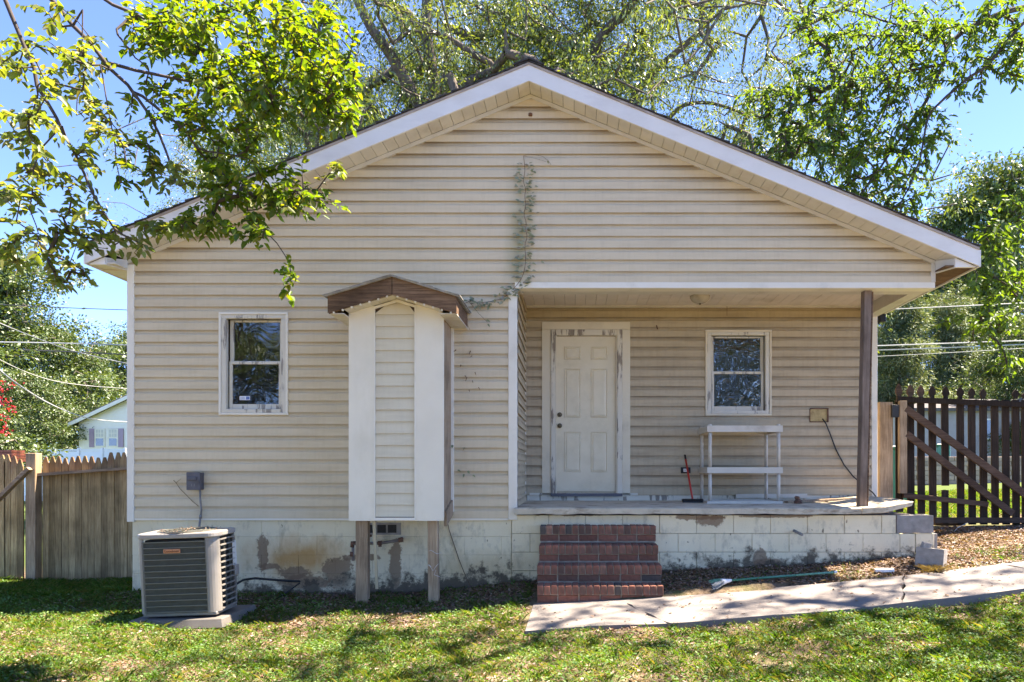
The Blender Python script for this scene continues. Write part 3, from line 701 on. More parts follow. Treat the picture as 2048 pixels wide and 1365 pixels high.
MB().prism([(csx0, fz(csx0)-.178), (fpx, fz(fpx)-.178), (fpx, fz(fpx)-.205), (csx0, fz(csx0)-.205)], YCF-.020, YCF-.0125).prism([(fpx+.0005, fz(fpx)-.178), (csx1, fz(csx1)-.178), (csx1, fz(csx1)-.205), (fpx+.0005, fz(fpx)-.205)], YCF-.020, YCF-.0125).build('gable_trim', M['trim'], chase)
MB().box(csx0, csx1, YCF-.020, YCF+.0, czb-.006, czb+.022).build('bottom_trim', M['trim'], chase)
MB().box(cx1-.02, cx1-.001, YCF+.031, YCF+.06, czb, fz(cx1)-.19).build('corner_return', M['trim'], chase)
MB().box(cx1-.035, cx1-.006, YCF+.061, D-.06, czb+.02, fz(cx1)-.2).build('side_board', M['wood_post'], chase)
MB().box(cx1-.01, cx1+.02, D-.055, D-.018, czb+.05, fz(cx1)-.2).build('side_trim', M['trim'], chase)
MB().box(cx0, cx0+.02, YCF+.031, D-.02, czb, fz(cx0)-.19).build('side_panel', M['panel'], chase)
MB().bar((cx1-.0, YCF+.12, czb+.0), (cx1-.0, D-.05, czb+.10), .03, .16).build('rotten_block', M['wood_post'], chase)
# bump-out roof
for s, xe in ((-1, fx0), (1, fx1)):
    g = s*.001
    MB().prism([(fpx+g, fz(fpx)-.008), (xe, fz(xe)-.008), (xe, fz(xe)-.165), (fpx+g, fz(fpx)-.17)], FY, FY+.035).build('gable_board', M['wood_brown'], chase, .004)
    MB().prism([(fpx, fz(fpx)-.006), (xe+s*.03, fz(xe+s*.03)-.006), (xe+s*.03, fz(xe+s*.03)+.006), (fpx, fz(fpx)+.008)], FY-.03, D-.001).build('roof_sheet', M['shingle_old'], chase)
    for k in range(5):
        xa = fpx+(xe+s*.03-fpx)*k/5; xb = fpx+(xe+s*.03-fpx)*(k+1.1)/5
        MB().prism([(xa, fz(xa)+.008), (xb, fz(xb)+.008), (xb, fz(xb)+.016), (xa, fz(xa)+.010)], FY-.04+random.uniform(-.006, .006), D-.001).build('shingle_course', M['shingle_old'], chase)
    x0, x1 = sorted((xe, xe-s*.035)); MB().box(x0, x1, FY+.036, D-.001, fz(xe)-.16, fz(xe)-.01).build('eave_board', M['wood_brown'], chase, .003)
    # soffit pieces: under the rake and flat under the eaves
    n = 6; xc = cx0 if s < 0 else cx1
    for k in range(n):
        xa = fpx+(xc-fpx)*k/n+s*.002; xb = fpx+(xc-fpx)*(k+1)/n-s*.002
        MB().prism([(xa, fz(xa)-.170), (xb, fz(xb)-.170), (xb, fz(xb)-.160), (xa, fz(xa)-.160)], FY+.03, YCF-.013).build('soffit_panel', M['soffit'], chase)
    zs_ = fz(xe)-.168; y = FY+.037
    x0, x1 = sorted((xc, xe-s*.0))
    while y < D-.05:
        MB().box(x0, x1, y+.002, min(y+.092, D-.001), zs_-.002, zs_+.008).build('soffit_panel', M['soffit'], chase); y += .096
    for k in range(7):     # nails / teeth along edge
        xa = fpx+(xe-fpx)*(k+.6)/7.2
        MB().box(xa-.007, xa+.007, FY+.004, FY+.03, fz(xa)-.186, fz(xa)-.168).build('nail', M['trim'], chase)
for (a, b, yb_) in ((711, 735, 1228), (854.5, 874.5, 1221)):
    yy = 7.0; xa, xb = PX(a, yy), PX(b, yy)
    zg = g1((xa+xb)/2, yy)-.1
    lean = .0 if a < 800 else .01
    mb = MB().add([(xa+lean, yy, zg), (xb+lean, yy, zg), (xb+lean, yy+.09, zg), (xa+lean, yy+.09, zg), (xa, yy, czb), (xb, yy, czb), (xb, yy+.09, czb), (xa, yy+.09, czb)],
             [(0, 3, 2, 1), (4, 5, 6, 7), (0, 1, 5, 4), (1, 2, 6, 5), (2, 3, 7, 6), (3, 0, 4, 7)])
    mb.build('support_post', M['wood_post'], chase, .004)

# ------------------------------------------------------------------ brick steps
XS0 = (PX(1080, 7.3)+PX(1312, 7.3))/2; SW = 1.235
steps = thing('brick_steps', 'four red brick steps up to the porch slab', 'steps', (XS0, 7.0, g1(XS0, 6.75)))
so_v = []
def brickmesh(sx, sy, sz, seed):
    rnd = random.Random(seed); mb = MB(); mb.box(-sx/2, sx/2, -sy/2, sy/2, -sz/2, sz/2)
    mb.v = [(x+rnd.uniform(-.0015, .0015), y+rnd.uniform(-.002, .002), z+rnd.uniform(-.0015, .0015)) for x, y, z in mb.v]
    return mb
meshes = {}
def brick(sx, sy, sz, loc, rot=0):
    k = (round(sx, 3), round(sy, 3), round(sz, 3)); v = random.randrange(3); mi = random.choices(range(6), (5, 5, 3, 2, 1, 4))[0]
    key = (k, v, mi)
    if key not in meshes: meshes[key] = brickmesh(sx, sy, sz, v+10*len(meshes)).mesh('brick', BRICKM[mi], .004)
    o = bpy.data.objects.new('brick', meshes[key]); C.objects.link(o); o.parent = steps
    o.location = Vector(loc)-steps.location; o.rotation_euler = (random.uniform(-.01, .01), random.uniform(-.01, .01), random.uniform(-.01, .01)+rot)
tz = [PZ(1052, 7.3), PZ(1091, 7.1), PZ(1131, 6.9), PZ(1172, 6.7)]
mass = MB()
for i, zt_ in enumerate(tz):
    yf = 7.3-.2*i; wv = SW+[0, 0, .02, .0][i]; x0 = XS0-wv/2
    n = 18; bw_ = wv/n
    for k in range(n):
        brick(bw_-.012, .215, .088, (x0+bw_*(k+.5), yf+.108+random.uniform(-.005, .004), zt_-.045+random.uniform(-.002, .002)))
    n = 6; bw_ = wv/n
    if i < 3:
        for k in range(n):
            brick(bw_-.012, .1, .064, (x0+bw_*(k+.5), yf+.078+random.uniform(-.003, .003), zt_-.132+random.uniform(-.002, .002)))
    else:
        for k in range(n):
            brick(bw_-.012, .1, .07, (x0+bw_*(k+.5), yf+.078, zt_-.134))
    mass.box(x0+.006, x0+wv-.006, yf+.014+(.0006*i), 7.49, zt_-.092, zt_-.008-(.002*i)).box(x0+.008, x0+wv-.008, yf+.034+(.0006*i), 7.488, zt_-.18-(.1 if i == 3 else 0), zt_-.0925)
mass.build('mortar_bed', M['mortar'], steps)

# ------------------------------------------------------------------ air conditioner
AX, AY = -3.535, 6.22
azg = g1(AX, AY)+.055
pad = MB().add([(-.46, -.06, 0), (.40, -.06, 0), (.46, .62, 0), (-.42, .66, 0), (-.43, -.03, .085), (.38, -.03, .085), (.43, .60, .085), (-.40, .64, .085)],
               [(0, 3, 2, 1), (4, 5, 6, 7), (0, 1, 5, 4), (1, 2, 6, 5), (2, 3, 7, 6), (3, 0, 4, 7)])
po = pad.build('equipment_pad', M['pad'], None, .008); po.location = (AX+.02, AY-.02, azg-.07); po.rotation_euler = (.0, math.radians(-1.2), math.radians(4))
tag(po, 'low grey plastic pad under the air conditioner', 'pad')
ac = thing('air_conditioner', 'grey outdoor air conditioner with copper coloured badge standing beside the foundation', 'air conditioner', (AX, AY, azg+.03), (math.radians(1.5), math.radians(-1.8), math.radians(1.0)))
AW, AD, AH = .70, .42, .73
def part(mb, nm, mt, **k): return mb.build(nm, mt, ac, local=True, **k)
part(MB().box(-AW/2+.05, AW/2-.05, .05, AD-.03, .03, AH-.04), 'coil', M['coil'])
part(MB().box(-AW/2+.02, AW/2-.02, .02, AD-.0, .0, .035), 'base_pan', M['ac'], bev=.008)
def post(cx, cy, r, a0):
    pts = []
    for k in range(7):
        a = a0+k*PI/2/6; pts.append((cx+r*math.cos(a), cy+r*math.sin(a)))
    return pts
for (cx, cy, a0) in ((-AW/2+.06, .06, PI), (AW/2-.09, .09, PI*1.5), (AW/2-.06, AD-.06, 0), (-AW/2+.06, AD-.06, PI/2)):
    r = .09 if a0 == PI*1.5 else .06
    po_ = post(cx, cy, r, a0); inn = [(cx+(x-cx)*.8, cy+(y-cy)*.8) for x, y in reversed(po_)]
    part(MB().prismz(po_+inn, .03, AH-.01), 'corner_post', M['ac'], smooth=False)
# top: rounded slab with fan opening
tp = []; r = .09
for (cx, cy, a0) in ((-AW/2+r-.015, r-.015, PI), (AW/2-r+.015, r-.015, PI*1.5), (AW/2-r+.015, AD-r+.015, 0), (-AW/2+r-.015, AD-r+.015, PI/2)): tp += post(cx, cy, r, a0)
part(MB().prismz(tp, AH-.025, AH+.022), 'top_cover', M['actop'], bev=.010, seg=2)
ring = MB()
for rr in (.045, .085, .125, .165, .205, .235): ring.tube([(rr*math.cos(a)*1.05, AD/2+rr*math.sin(a)*.95, AH+.030) for a in [2*PI*k/28 for k in range(29)]], .0035, 4, cap=False)
for k in range(10): a = 2*PI*k/10; ring.tube([(.03*math.cos(a), AD/2+.03*math.sin(a), AH+.033), (.245*math.cos(a)*1.05, AD/2+.245*math.sin(a)*.95, AH+.033)], .003, 4)
part(MB().tube([(0, AD/2, AH+.0225), (0, AD/2, AH+.0245)], .225, 32), 'fan_opening', M['coil'])
part(ring, 'fan_grille', M['acgr'])
tk = MB(); rr_ = random.Random(5)
for k in range(60):
    a = rr_.uniform(0, 6.3); q = rr_.uniform(0, .3); x, y = q*math.cos(a), AD/2+q*math.sin(a)*.8; b = rr_.uniform(0, 6.3); s = rr_.uniform(.008, .02)
    tk.add([(x, y, AH+.036), (x+s*math.cos(b), y+s*math.sin(b), AH+.040), (x+s*math.cos(b+1)*.8, y+s*math.sin(b+1)*.8, AH+.044)], [(0, 1, 2)])
ll = part(tk, 'leaf_scraps', M['litter']); ll['kind'] = 'stuff'
# front grille: 12 horizontal ribs, fine vertical fins
fx0_, fx1_ = -AW/2+.055, AW/2-.09
for k in range(13):
    z = .045+k*(AH-.10)/12
    part(MB().box(fx0_, fx1_, -.004, .012, z-.0045, z+.0045), 'louver', M['acgr'])
    part(MB().box(AW/2-.012, AW/2+.004, .09, AD-.06, z-.006, z+.006), 'louver', M['ac'])
fn = MB(); k = fx0_
while k < fx1_: fn.box(k, k+.0035, .004, .03, .045, AH-.055); k += .0098
part(fn, 'fins', M['acgr'])['kind'] = 'stuff'
fn = MB()
for y in (.19, .29, .39): fn.box(AW/2-.02, AW/2-.006, y, y+.005, .045, AH-.055)
part(fn, 'side_wire', M['acgr'])
part(MB().box(fx0_-.006, fx0_, -.002, .02, .04, AH-.05).box(fx1_, fx1_+.006, -.002, .02, .04, AH-.05), 'grille_edge', M['acgr'])
bz = AH-.135
bd = part(MB().box(-.105, .045, -.014, -.0045, bz-.019, bz+.019), 'badge', M['badge'], bev=.006, seg=2)
part(MB().box(AW/2-.002, AW/2+.004, AD-.10, AD-.03, AH*.55, AH-.10), 'rating_label', M['blind'])
part(MB().box(AW/2-.0, AW/2+.02, AD-.09, AD-.02, AH*.42, AH*.55), 'service_cover', M['ac'], bev=.004)
tc = bpy.data.curves.new('badge_text', 'FONT'); tc.body = 'Goodman'; tc.size = .033; tc.extrude = .0012; tc.align_x = 'CENTER'; tc.align_y = 'CENTER'
to = bpy.data.objects.new('tmp', tc); C.objects.link(to); bpy.context.view_layer.update()
me = bpy.data.meshes.new_from_object(to.evaluated_get(bpy.context.evaluated_depsgraph_get())); me.name = 'lettering'
bpy.data.objects.remove(to)
me.materials.clear(); me.materials.append(M['badge_txt'])
lt = bpy.data.objects.new('lettering', me); C.objects.link(lt); lt.parent = bd; lt.location = (-.03, -.0155, bz-.001); lt.rotation_euler = (PI/2, 0, 0); lt.scale = (1.0, 1, 1)

# electrical disconnect + conduit
o = thing('electrical_box', 'dark grey disconnect box on the siding above the air conditioner', 'electrical box', tuple(P(391, 980, D-.02)))
x0, x1, z0, z1 = PX(378.5, D-.06), PX(404, D-.06), PZ(980, D-.06), PZ(946, D-.06)
MB().box(x0, x1, D-.10, D-.017, z0, z1).build('box_body', M['grey'], o, .004)
MB().box(x0-.004, x1+.004, D-.112, D-.101, z0-.002, z1+.005).build('cover', M['grey'], o, .004)
MB().box(x0+.02, x1-.03, D-.128, D-.113, z0+.10, z0+.14).build('handle', M['grey'], o, .006)
MB().box(x1-.005, x1+.003, D-.135, D-.113, z0+.06, z0+.10).build('latch', M['grey'], o)
for xx in (.05, .08): MB().box(x0+xx, x0+xx+.006, D-.114, D-.1125, z0+.04, z0+.065).build('mark', M['conduit'], o)
cx = PX(400, D-.06)
o = MB().tube([(cx, D-.06, z0-.001), (cx+.002, D-.06, z0-.10), (cx+.012, D-.055, z0-.22), (cx+.008, D-.06, z0-.28)], .0105, 8).tube([(cx+.008, D-.06, z0-.27), (cx+.006, D-.062, z0-.31)], .015, 10).tube([(cx+.006, D-.062, z0-.30), (cx-.0, D-.10, z0-.5), (cx-.0, D-.4, z0-.7)], .011, 8).build('conduit', M['conduit'], smooth=True)
tag(o, 'grey flexible conduit dropping from the disconnect box', 'conduit')
o = MB().tube([P(397, 1013, D-.03), P(385, 1003, D-.03), P(372, 990, D-.028), P(360, 978, D-.028), P(352, 966, D-.026), P(347, 961, D-.026)], .0028, 4).tube([P(352, 966, D-.026), P(362, 958, D-.026)], .0018, 4).build('dead_twig', M['wood_brown'])
tag(o, 'dead brown tendril curling left of the disconnect conduit', 'twig')
# hose/line set by AC
o = MB().tube([P(470, 1170, 7.0), P(487, 1160, 7.2), P(510, 1157, 7.3), P(545, 1160, 7.4), P(590, 1163, 7.49), P(607, 1163, 7.53)], .012, 8).tube([P(600, 1166, 7.45), P(570, 1188, 7.38), P(550, 1200, 7.33)], .008, 6).build('refrigerant_line', M['cable'], smooth=True)
tag(o, 'black insulated line from the air conditioner into the foundation', 'pipe')
# gas pipe
yg = 7.33
o = thing('gas_pipe', 'rusty gas pipe with elbows on the foundation behind the wooden posts', 'pipe', tuple(P(760, 1084, yg)))
MB().tube([P(707, 1087, yg), P(760, 1087, yg), P(800, 1081, yg+.02)], .016, 10).build('pipe_run', M['pipe'], o, smooth=True)
MB().tube([P(706, 1122, yg), P(706, 1089, yg)], .015, 10).build('pipe_drop', M['pipe'], o, smooth=True)
MB().tube([P(712, 1087, yg), P(705, 1086, yg), P(704.5, 1095, yg)], .023, 10).tube([P(704, 1104, yg), P(704, 1113, yg)], .022, 10).build('elbow', M['rust'], o, smooth=True)
MB().tube([P(756, 1087, yg), P(764, 1086, yg)], .022, 10).tube([P(760, 1087, yg), P(760, 1094, yg)], .018, 8).build('tee', M['rust'], o)
MB().tube([P(740, 1074, yg), P(740, 1070, yg)], .022, 6).build('valve', M['rust'], o)
MB().tube([P(797, 1081, yg+.02), P(806, 1079, yg+.03)], .026, 10).tube([P(803, 1078, yg+.03), P(803, 1078, D+.03)], .02, 8).build('elbow', M['rust'], o)
# block vent
o = thing('foundation_vent', 'row of small dark vent openings in the foundation behind the bump-out posts', 'vent', tuple(P(765, 1058, D)))
MB().box(PX(730, D), PX(802, D), D-.004, D+.004, PZ(1070, D), PZ(1046, D)).build('vent_plate', M['cmu'], o, .002)
for a in (734, 755, 776): MB().box(PX(a, D), PX(a+17, D), D-.008, D-.0045, PZ(1066, D), PZ(1050, D)).build('vent_opening', M['coil'], o)
# stake
o = MB().bar(P(748, 1040, 6.99), P(754, 1178, 7.02), .028, .02, (0, 1, 0)).build('wooden_stake', M['stake']); tag(o, 'thin pale wooden strip hanging beside the left support post', 'stake')
# coiled white wire on right support post
pts = []
for k in range(60):
    a = k*.42; pts.append((PX(864, 6.95)+.065*math.cos(a)+.01*math.sin(k*.9), 7.04+.06*math.sin(a), PZ(1092, 7.0)-k*.0052+.012*math.sin(k*1.3)))
o = MB().tube(pts[:24], .0022, 4).tube([P(858, 1130, 6.93), P(866, 1142, 6.92), P(872, 1133, 6.93), P(877, 1128, 6.93)], .0022, 4).tube([P(857, 1130, 6.93), P(862, 1134, 6.93)], .005, 5).tube([P(872, 1140, 6.94), P(868, 1150, 6.93), P(880, 1154, 6.93)], .0022, 4).build('loose_wire', M['wire'])
tag(o, 'loop of white wire round the right bump-out post', 'wire')
# pipe stub
o = MB().tube([P(1588, 1062, D-.01), P(1604, 1070, 7.30)], .016, 10).build('pipe_stub', M['conduit'], smooth=False); tag(o, 'short capped grey pipe sticking out of the porch foundation', 'pipe')
# crack vine (dead stem) on foundation
o = MB().tube([P(892, 1030, D-.02), P(898, 1060, D-.005), P(908, 1090, D-.004), P(918, 1120, D-.004), P(932, 1155, D-.02), P(942, 1176, D-.06)], .004, 5).build('dead_creeper', M['wood_brown']); tag(o, 'thin dead stem climbing the foundation right of the bump-out', 'twig')

# ------------------------------------------------------------------ porch things
o = thing('ceiling_light', 'round frosted glass light fixed to the porch ceiling', 'ceiling light', tuple(P(1400, 585, 8.2)))
lc = Vector((PX(1400, 8.1), 8.1, ZCL-.055)); R = .118
MB().tube([lc+Vector((0, 0, .054)), lc+Vector((0, 0, -.005)), lc+Vector((0, 0, -.022))], [.07, .07, R*1.04], 28).build('light_base', M['casing'], o, smooth=False)
gp = [(R*math.cos(a), -.023-.085*math.sin(a)) for a in [k*PI/2/8 for k in range(9)]]
MB().tube([lc+Vector((0, 0, z)) for r, z in gp], [max(r, .003) for r, z in gp], 28).build('glass_bowl', M['globe'], o, smooth=True)
MB().tube([lc+Vector((0, 0, -.105)), lc+Vector((0, 0, -.12))], .012, 10).build('finial', M['brass'], o)
# hooks
o = MB().tube([P(1454, 613, 8.8), P(1454, 632, 8.8)], .003, 5).build('wall_hook', M['rust']); tag(o, 'thin rusty hook hanging by the porch ceiling edge', 'hook')
o = MB().bar(P(1313, 651, BACK-.03), P(1315, 659, BACK-.03), .012, .012).build('siding_clip', M['rust']); tag(o, 'tiny rusty clip on the porch siding right of the door', 'clip')

# plastic shelf
YS0, YS1 = 8.22, 8.74
sx0, sx1 = PX(1420, YS0), PX(1557, YS0)
fl = PFZ+.006
o = thing('plastic_shelf', 'white plastic shelf unit standing against the porch wall under the window', 'shelf unit', ((sx0+sx1)/2, 8.5, fl))
zt3 = PZ(852, YS0); zm = PZ(935, YS0)
for za, zb in ((zt3-.075, zt3), (zm-.07, zm), (fl+.0, fl+.03)):
    th_ = zb-za
    t = MB(); x0, x1, y0, y1 = sx0-.04, sx1+.04, YS0-.04, YS1+.04
    t.box(x0, x1, y0, y0+.015, za, zb).box(x0, x1, y1-.015, y1, za, zb).box(x0, x0+.015, y0+.015, y1-.015, za, zb).box(x1-.015, x1, y0+.015, y1-.015, za, zb)
    k = x0+.03
    while k < x1-.02: t.box(k, k+.012, y0+.015, y1-.015, zb-.016, zb-.006); k += .026
    k = y0+.03
    while k < y1-.03: t.box(x0+.015, x1-.015, k, k+.010, zb-.0155, zb-.0045); k += .045
    t.build('shelf_board', M['plastic'], o)
for xx in (sx0, sx1):
    for yy in (YS0, YS1):
        MB().tube([(xx, yy, fl+.03), (xx, yy, zm-.071)], .021, 12).build('leg', M['plastic'], o, smooth=True)
        MB().tube([(xx, yy, zm+.001), (xx, yy, zt3-.076)], .021, 12).build('leg', M['plastic'], o, smooth=True)
        MB().tube([(xx, yy, zt3+.0), (xx, yy, zt3+.02)], .021, 12).build('cap', M['plastic'], o, smooth=False)

# red brush
o = thing('floor_brush', 'red handled brush leaning on the porch wall left of the shelf', 'brush', tuple(P(1386, 1008, 8.45)))
a = Vector((PX(1385, 8.45), 8.45, PFZ+.05)); b = P(1370, 911, 8.86)
MB().tube([a, a.lerp(b, .9)], .0125, 8).build('handle', M['red'], o, smooth=True)
MB().tube([a.lerp(b, .9), b], .0135, 8).build('grip', M['black'], o, smooth=True)
MB().box(a.x-.13, a.x+.13, 8.41, 8.49, PFZ+.025, PFZ+.052).build('head', M['black'], o, .01)
MB().box(a.x-.12, a.x+.12, 8.42, 8.48, PFZ+.004, PFZ+.0255).build('bristles', M['black'], o)
# outlet
o = thing('wall_outlet', 'black box with a white socket low on the porch wall', 'outlet', tuple(P(1370, 941, BACK-.02)))
x0, x1, z0, z1 = PX(1361, BACK), PX(1380, BACK), PZ(947, BACK), PZ(935, BACK)
MB().box(x0, x1, BACK-.045, BACK-.016, z0, z1).build('outlet_box', M['black'], o, .004)
MB().box(x0+.03, x1-.035, BACK-.049, BACK-.0455, z0+.018, z1-.018).build('socket', M['wplastic'], o, .002)
MB().box(x0+.045, x0+.048, BACK-.0505, BACK-.0493, z0+.03, z1-.03).box(x0+.056, x0+.059, BACK-.0505, BACK-.0493, z0+.03, z1-.03).build('slot', M['black'], o)
# hole box with cable
o = thing('junction_hole', 'rusty edged opening in the porch siding packed with yellowed foam', 'junction box', tuple(P(1637, 831, BACK-.02)))
x0, x1, z0, z1 = PX(1618, BACK), PX(1655, BACK), PZ(845, BACK), PZ(817, BACK)
MB().box(x0+.008, x1-.01, BACK-.022, BACK-.012, z0+.01, z1-.012).build('foam', M['hole'], o)
q = MB(); q.box(x0, x0+.008, BACK-.028, BACK-.01, z0, z1-.01).box(x0, x1, BACK-.028, BACK-.01, z0-.002, z0+.009).box(x1-.014, x1+.002, BACK-.036, BACK-.01, z0, z1).box(x0+.01, x1, BACK-.032, BACK-.01, z1-.014, z1)
q.build('box_edge', M['rust'], o)
cp = [P(1645, 838, BACK-.04), P(1652, 848, BACK-.06), P(1660, 868, BACK-.05), P(1672, 900, BACK-.04), P(1688, 930, BACK-.04), P(1706, 953, BACK-.05), P(1728, 972, BACK-.06), P(1745, 985, BACK-.07), P(1752, 994, BACK-.08)]
o = MB().tube(cp, .0085, 8).build('cable', M['cable'], smooth=True); tag(o, 'black cable curving from the wall opening down to the slab', 'cable')
# loose boards and rusty pot at floor right
o = MB().bar((PX(1575, 8.3), 8.35, PFZ+.02), (PX(1738, 8.6), 8.6, PFZ+.055), .09, .025).build('loose_board', M['wood_post']); tag(o, 'loose weathered board lying on the porch floor right of the shelf', 'board')
o = MB().bar((PX(1470, BACK), BACK-.05, PFZ+.07), (PX(1612, BACK), BACK-.04, PFZ+.075), .02, .05).build('fallen_trim', M['plastic']); tag(o, 'pale trim strip along the foot of the porch wall behind the shelf', 'trim')
c = Vector((PX(1596, 8.2), 8.2, PFZ+.01))
o = MB().tube([c, c+Vector((0, 0, .03)), c+Vector((-.005, 0, .05)), c+Vector((-.012, .0, .075)), c+Vector((-.01, 0, .085))], [.05, .045, .025, .032, .018], 10).build('rusty_valve', M['rust'], smooth=False); tag(o, 'small rusty metal fitting on the porch floor right of the shelf', 'metal fitting')
# flood lamp at right corner of house
o = MB().box(PX(1757, 9.2), PX(1770, 9.2), 9.16, 9.26, PZ(645, 9.2), PZ(629, 9.2)).bar(P(1753, 650, 9.2), P(1766, 640, 9.2), .02, .02).build('flood_light', M['black'], None, .008); tag(o, 'small black flood light under the eave at the right house corner', 'flood light')

# loose concrete blocks
def cinder(mt, parent=None, name='concrete_block', L=.395, H=.19, W=.19, holes=2):
    mb = MB(); t = .032
    if holes:
        segs = [(-L/2, L/2, -W/2, -W/2+t), (-L/2, L/2, W/2-t, W/2)]
        for a, b, c_, d in segs: mb.box(a, b, c_, d, 0, H)
        for k in range(holes+1):
            xc = -L/2+t/2+k*(L-t)/holes; mb.box(xc-t/2, xc+t/2, -W/2+t, W/2-t, 0, H-.001)
    return mb.build(name, mt, parent)
xb = PX(1829, D-.06)
o = cinder(M['cmu']); o.location = (PX(1830, D-.02)+.002, D+.075, PFZ-.285+.01); tag(o, 'bare grey hollow block set under the heaved slab corner', 'concrete block')
o = MB().box(PX(1830, D)+.003, PX(1868, D)-.003, D-.01, D+.18, PFZ-.485, PFZ-.279).build('concrete_block', M['found'], None, .005); tag(o, 'pale painted block below the bare grey block at the wall end', 'concrete block')
o = MB().box(PX(1869, D), PX(1877, D), D+.02, D+.2, PFZ-.485, PFZ-.285).build('concrete_block', M['cmu'], None, .005); tag(o, 'narrow end of a block jutting out right of the pale painted block', 'concrete block')
bx, by = PX(1858, 7.15), 7.12
o = cinder(M['cmu'], H=.20, L=.26, W=.19); o.location = (bx, by, g1(bx, by)-.01); o.rotation_euler = (math.radians(-4), math.radians(3), math.radians(-38)); tag(o, 'hollow grey block standing on the ground by the porch corner', 'concrete block')
o = MB().box(-.05, .05, -.02, .02, 0, .12).build('block_fragment', M['cmu'], None, .004); o.location = (bx-.06, by+.02, g1(bx, by)+.13); o.rotation_euler = (.15, .2, .3); tag(o, 'pale flat fragment poking out of the hollow grey block', 'stone fragment')
sxx, syy = PX(1768, 7.05), 7.05
o = MB().prismz([(-.10, -.03), (-.02, -.05), (.09, -.035), (.11, .01), (.03, .04), (-.09, .025)], 0, .035).build('flat_stone', M['wplastic'], None, .006); o.location = (sxx, syy, g1(sxx, syy)+.005); tag(o, 'flat white stone in the leaf litter near the porch corner', 'stone')

# green broom on the ground
o = thing('broom', 'green handled broom lying on the leaf litter in front of the porch', 'broom', tuple(P(1540, 1165, 6.95)))
def gp_(px, Y, dz): x = PX(px, Y); return Vector((x, Y, g1(x, Y)+dz))
a, b = gp_(1463, 6.80, .05), gp_(1668, 7.0, .05)
MB().tube([a, a.lerp(b, .62)], .0115, 8).build('handle', M['green'], o, smooth=True)
MB().tube([a.lerp(b, .62), b], .011, 8).build('handle_sleeve', M['bristle2'], o, smooth=True)
MB().tube([b, b+(b-a).normalized()*.03], .014, 8).build('grip', M['wplastic'], o, smooth=True)
h = gp_(1447, 6.79, .045)
MB().tube([a, a.lerp(h, .5), h, h+(h-a).normalized()*.02], [.013, .02, .03, .034], 10).build('socket', M['wplastic'], o, smooth=True)
br = MB(); rr_ = random.Random(3); d = (h-a).normalized()
for k in range(150):
    s0 = h+Vector((0, rr_.uniform(-.035, .035), rr_.uniform(-.02, .02))); e = s0+d*rr_.uniform(.08, .13)+Vector((0, (s0.y-h.y)*.9, (s0.z-h.z)*.5-.02))
    br.bar(s0, e, .003, .003)
br.build('bristles', M['bristle'], o)
br = MB()
for k in range(60):
    s0 = h+Vector((0, rr_.uniform(-.0, .05), rr_.uniform(.0, .025))); e = s0+d*rr_.uniform(.08, .14)+Vector((0, (s0.y-h.y)*.9, 0))
    br.bar(s0, e, .005, .005)
br.build('bristles', M['bristle2'], o)

# ------------------------------------------------------------------ left fence
YL = 9.0
fence = thing('wooden_fence', 'weathered wooden picket privacy fence left of the house', 'fence', (-6.5, YL, g1(-6.5, YL)))
rnd = random.Random(11)
def picket(x, w_, z0, zt_, y, tilt=0, parent=fence, mt=M['picket'], point=.10):
    mb = MB().prism([(x-w_/2, z0), (x+w_/2, z0), (x+w_/2+tilt, zt_-point), (x+w_*.16+tilt, zt_-.004), (x+tilt, zt_), (x-w_*.16+tilt, zt_-.004), (x-w_/2+tilt, zt_-point)], y, y+.018)
    mb.build('picket', mt, parent)
pitch = 13.15
px = 84.
pk = [84, 91]
px = 90.5; i = 0
while px < 290:
    tall = 905 if px > 222 else 915+rnd.uniform(-3, 2)
    gapx = rnd.choice([.004, .003, .006, .004])
    picket(PX(px, YL), pitch*YL/F-gapx, PZ(1166, YL), PZ(tall, YL), YL+rnd.uniform(-.004, .004), rnd.uniform(-.006, .006)); px += pitch
picket(PX(77, YL+.1), .08, PZ(1170, YL), PZ(908, YL), YL+.06)
for (a, b) in ((38, 922), (26, 915), (12.5, 912), (2, 913), (-12, 914), (-25, 914)):
    picket(PX(a, YL), .082, PZ(1168, YL), PZ(b, YL)+.02, YL+.02, -.006)
for px in (50, 63): picket(PX(px, YL), .07, PZ(1160, YL), PZ(990, YL), YL+.05, 0, point=.01)
MB().box(PX(53, YL-.1), PX(73, YL-.1), YL-.12, YL-.001, PZ(1178, YL)-.2, PZ(907, YL)).build('fence_post', M['wood_post'], fence, .006)
MB().prism([(PX(69, YL-.05), PZ(948, YL)), (PX(280, YL), PZ(934, YL)), (PX(280, YL), PZ(938, YL)+.0), (PX(69, YL-.05), PZ(953, YL))], YL-.09, YL-.006).build('rail', M['rail'], fence, .003)
MB().prism([(PX(90, YL), PZ(1168, YL)), (PX(280, YL), PZ(1158, YL)), (PX(280, YL), PZ(1153, YL)), (PX(90, YL), PZ(1163, YL))], YL-.09, YL-.006).build('rail', M['rail'], fence, .003)
MB().prism([(PX(-30, YL), PZ(1173, YL)), (PX(52, YL), PZ(1166, YL)), (PX(52, YL), PZ(1160, YL)), (PX(-30, YL), PZ(1167, YL))], YL-.09, YL-.006).build('rail', M['rail'], fence, .003)
MB().bar(P(-20, 1015, YL-.15), P(60, 937, YL-.15), .05, .075, (0, 1, 0)).build('brace', M['rail'], fence, .004)

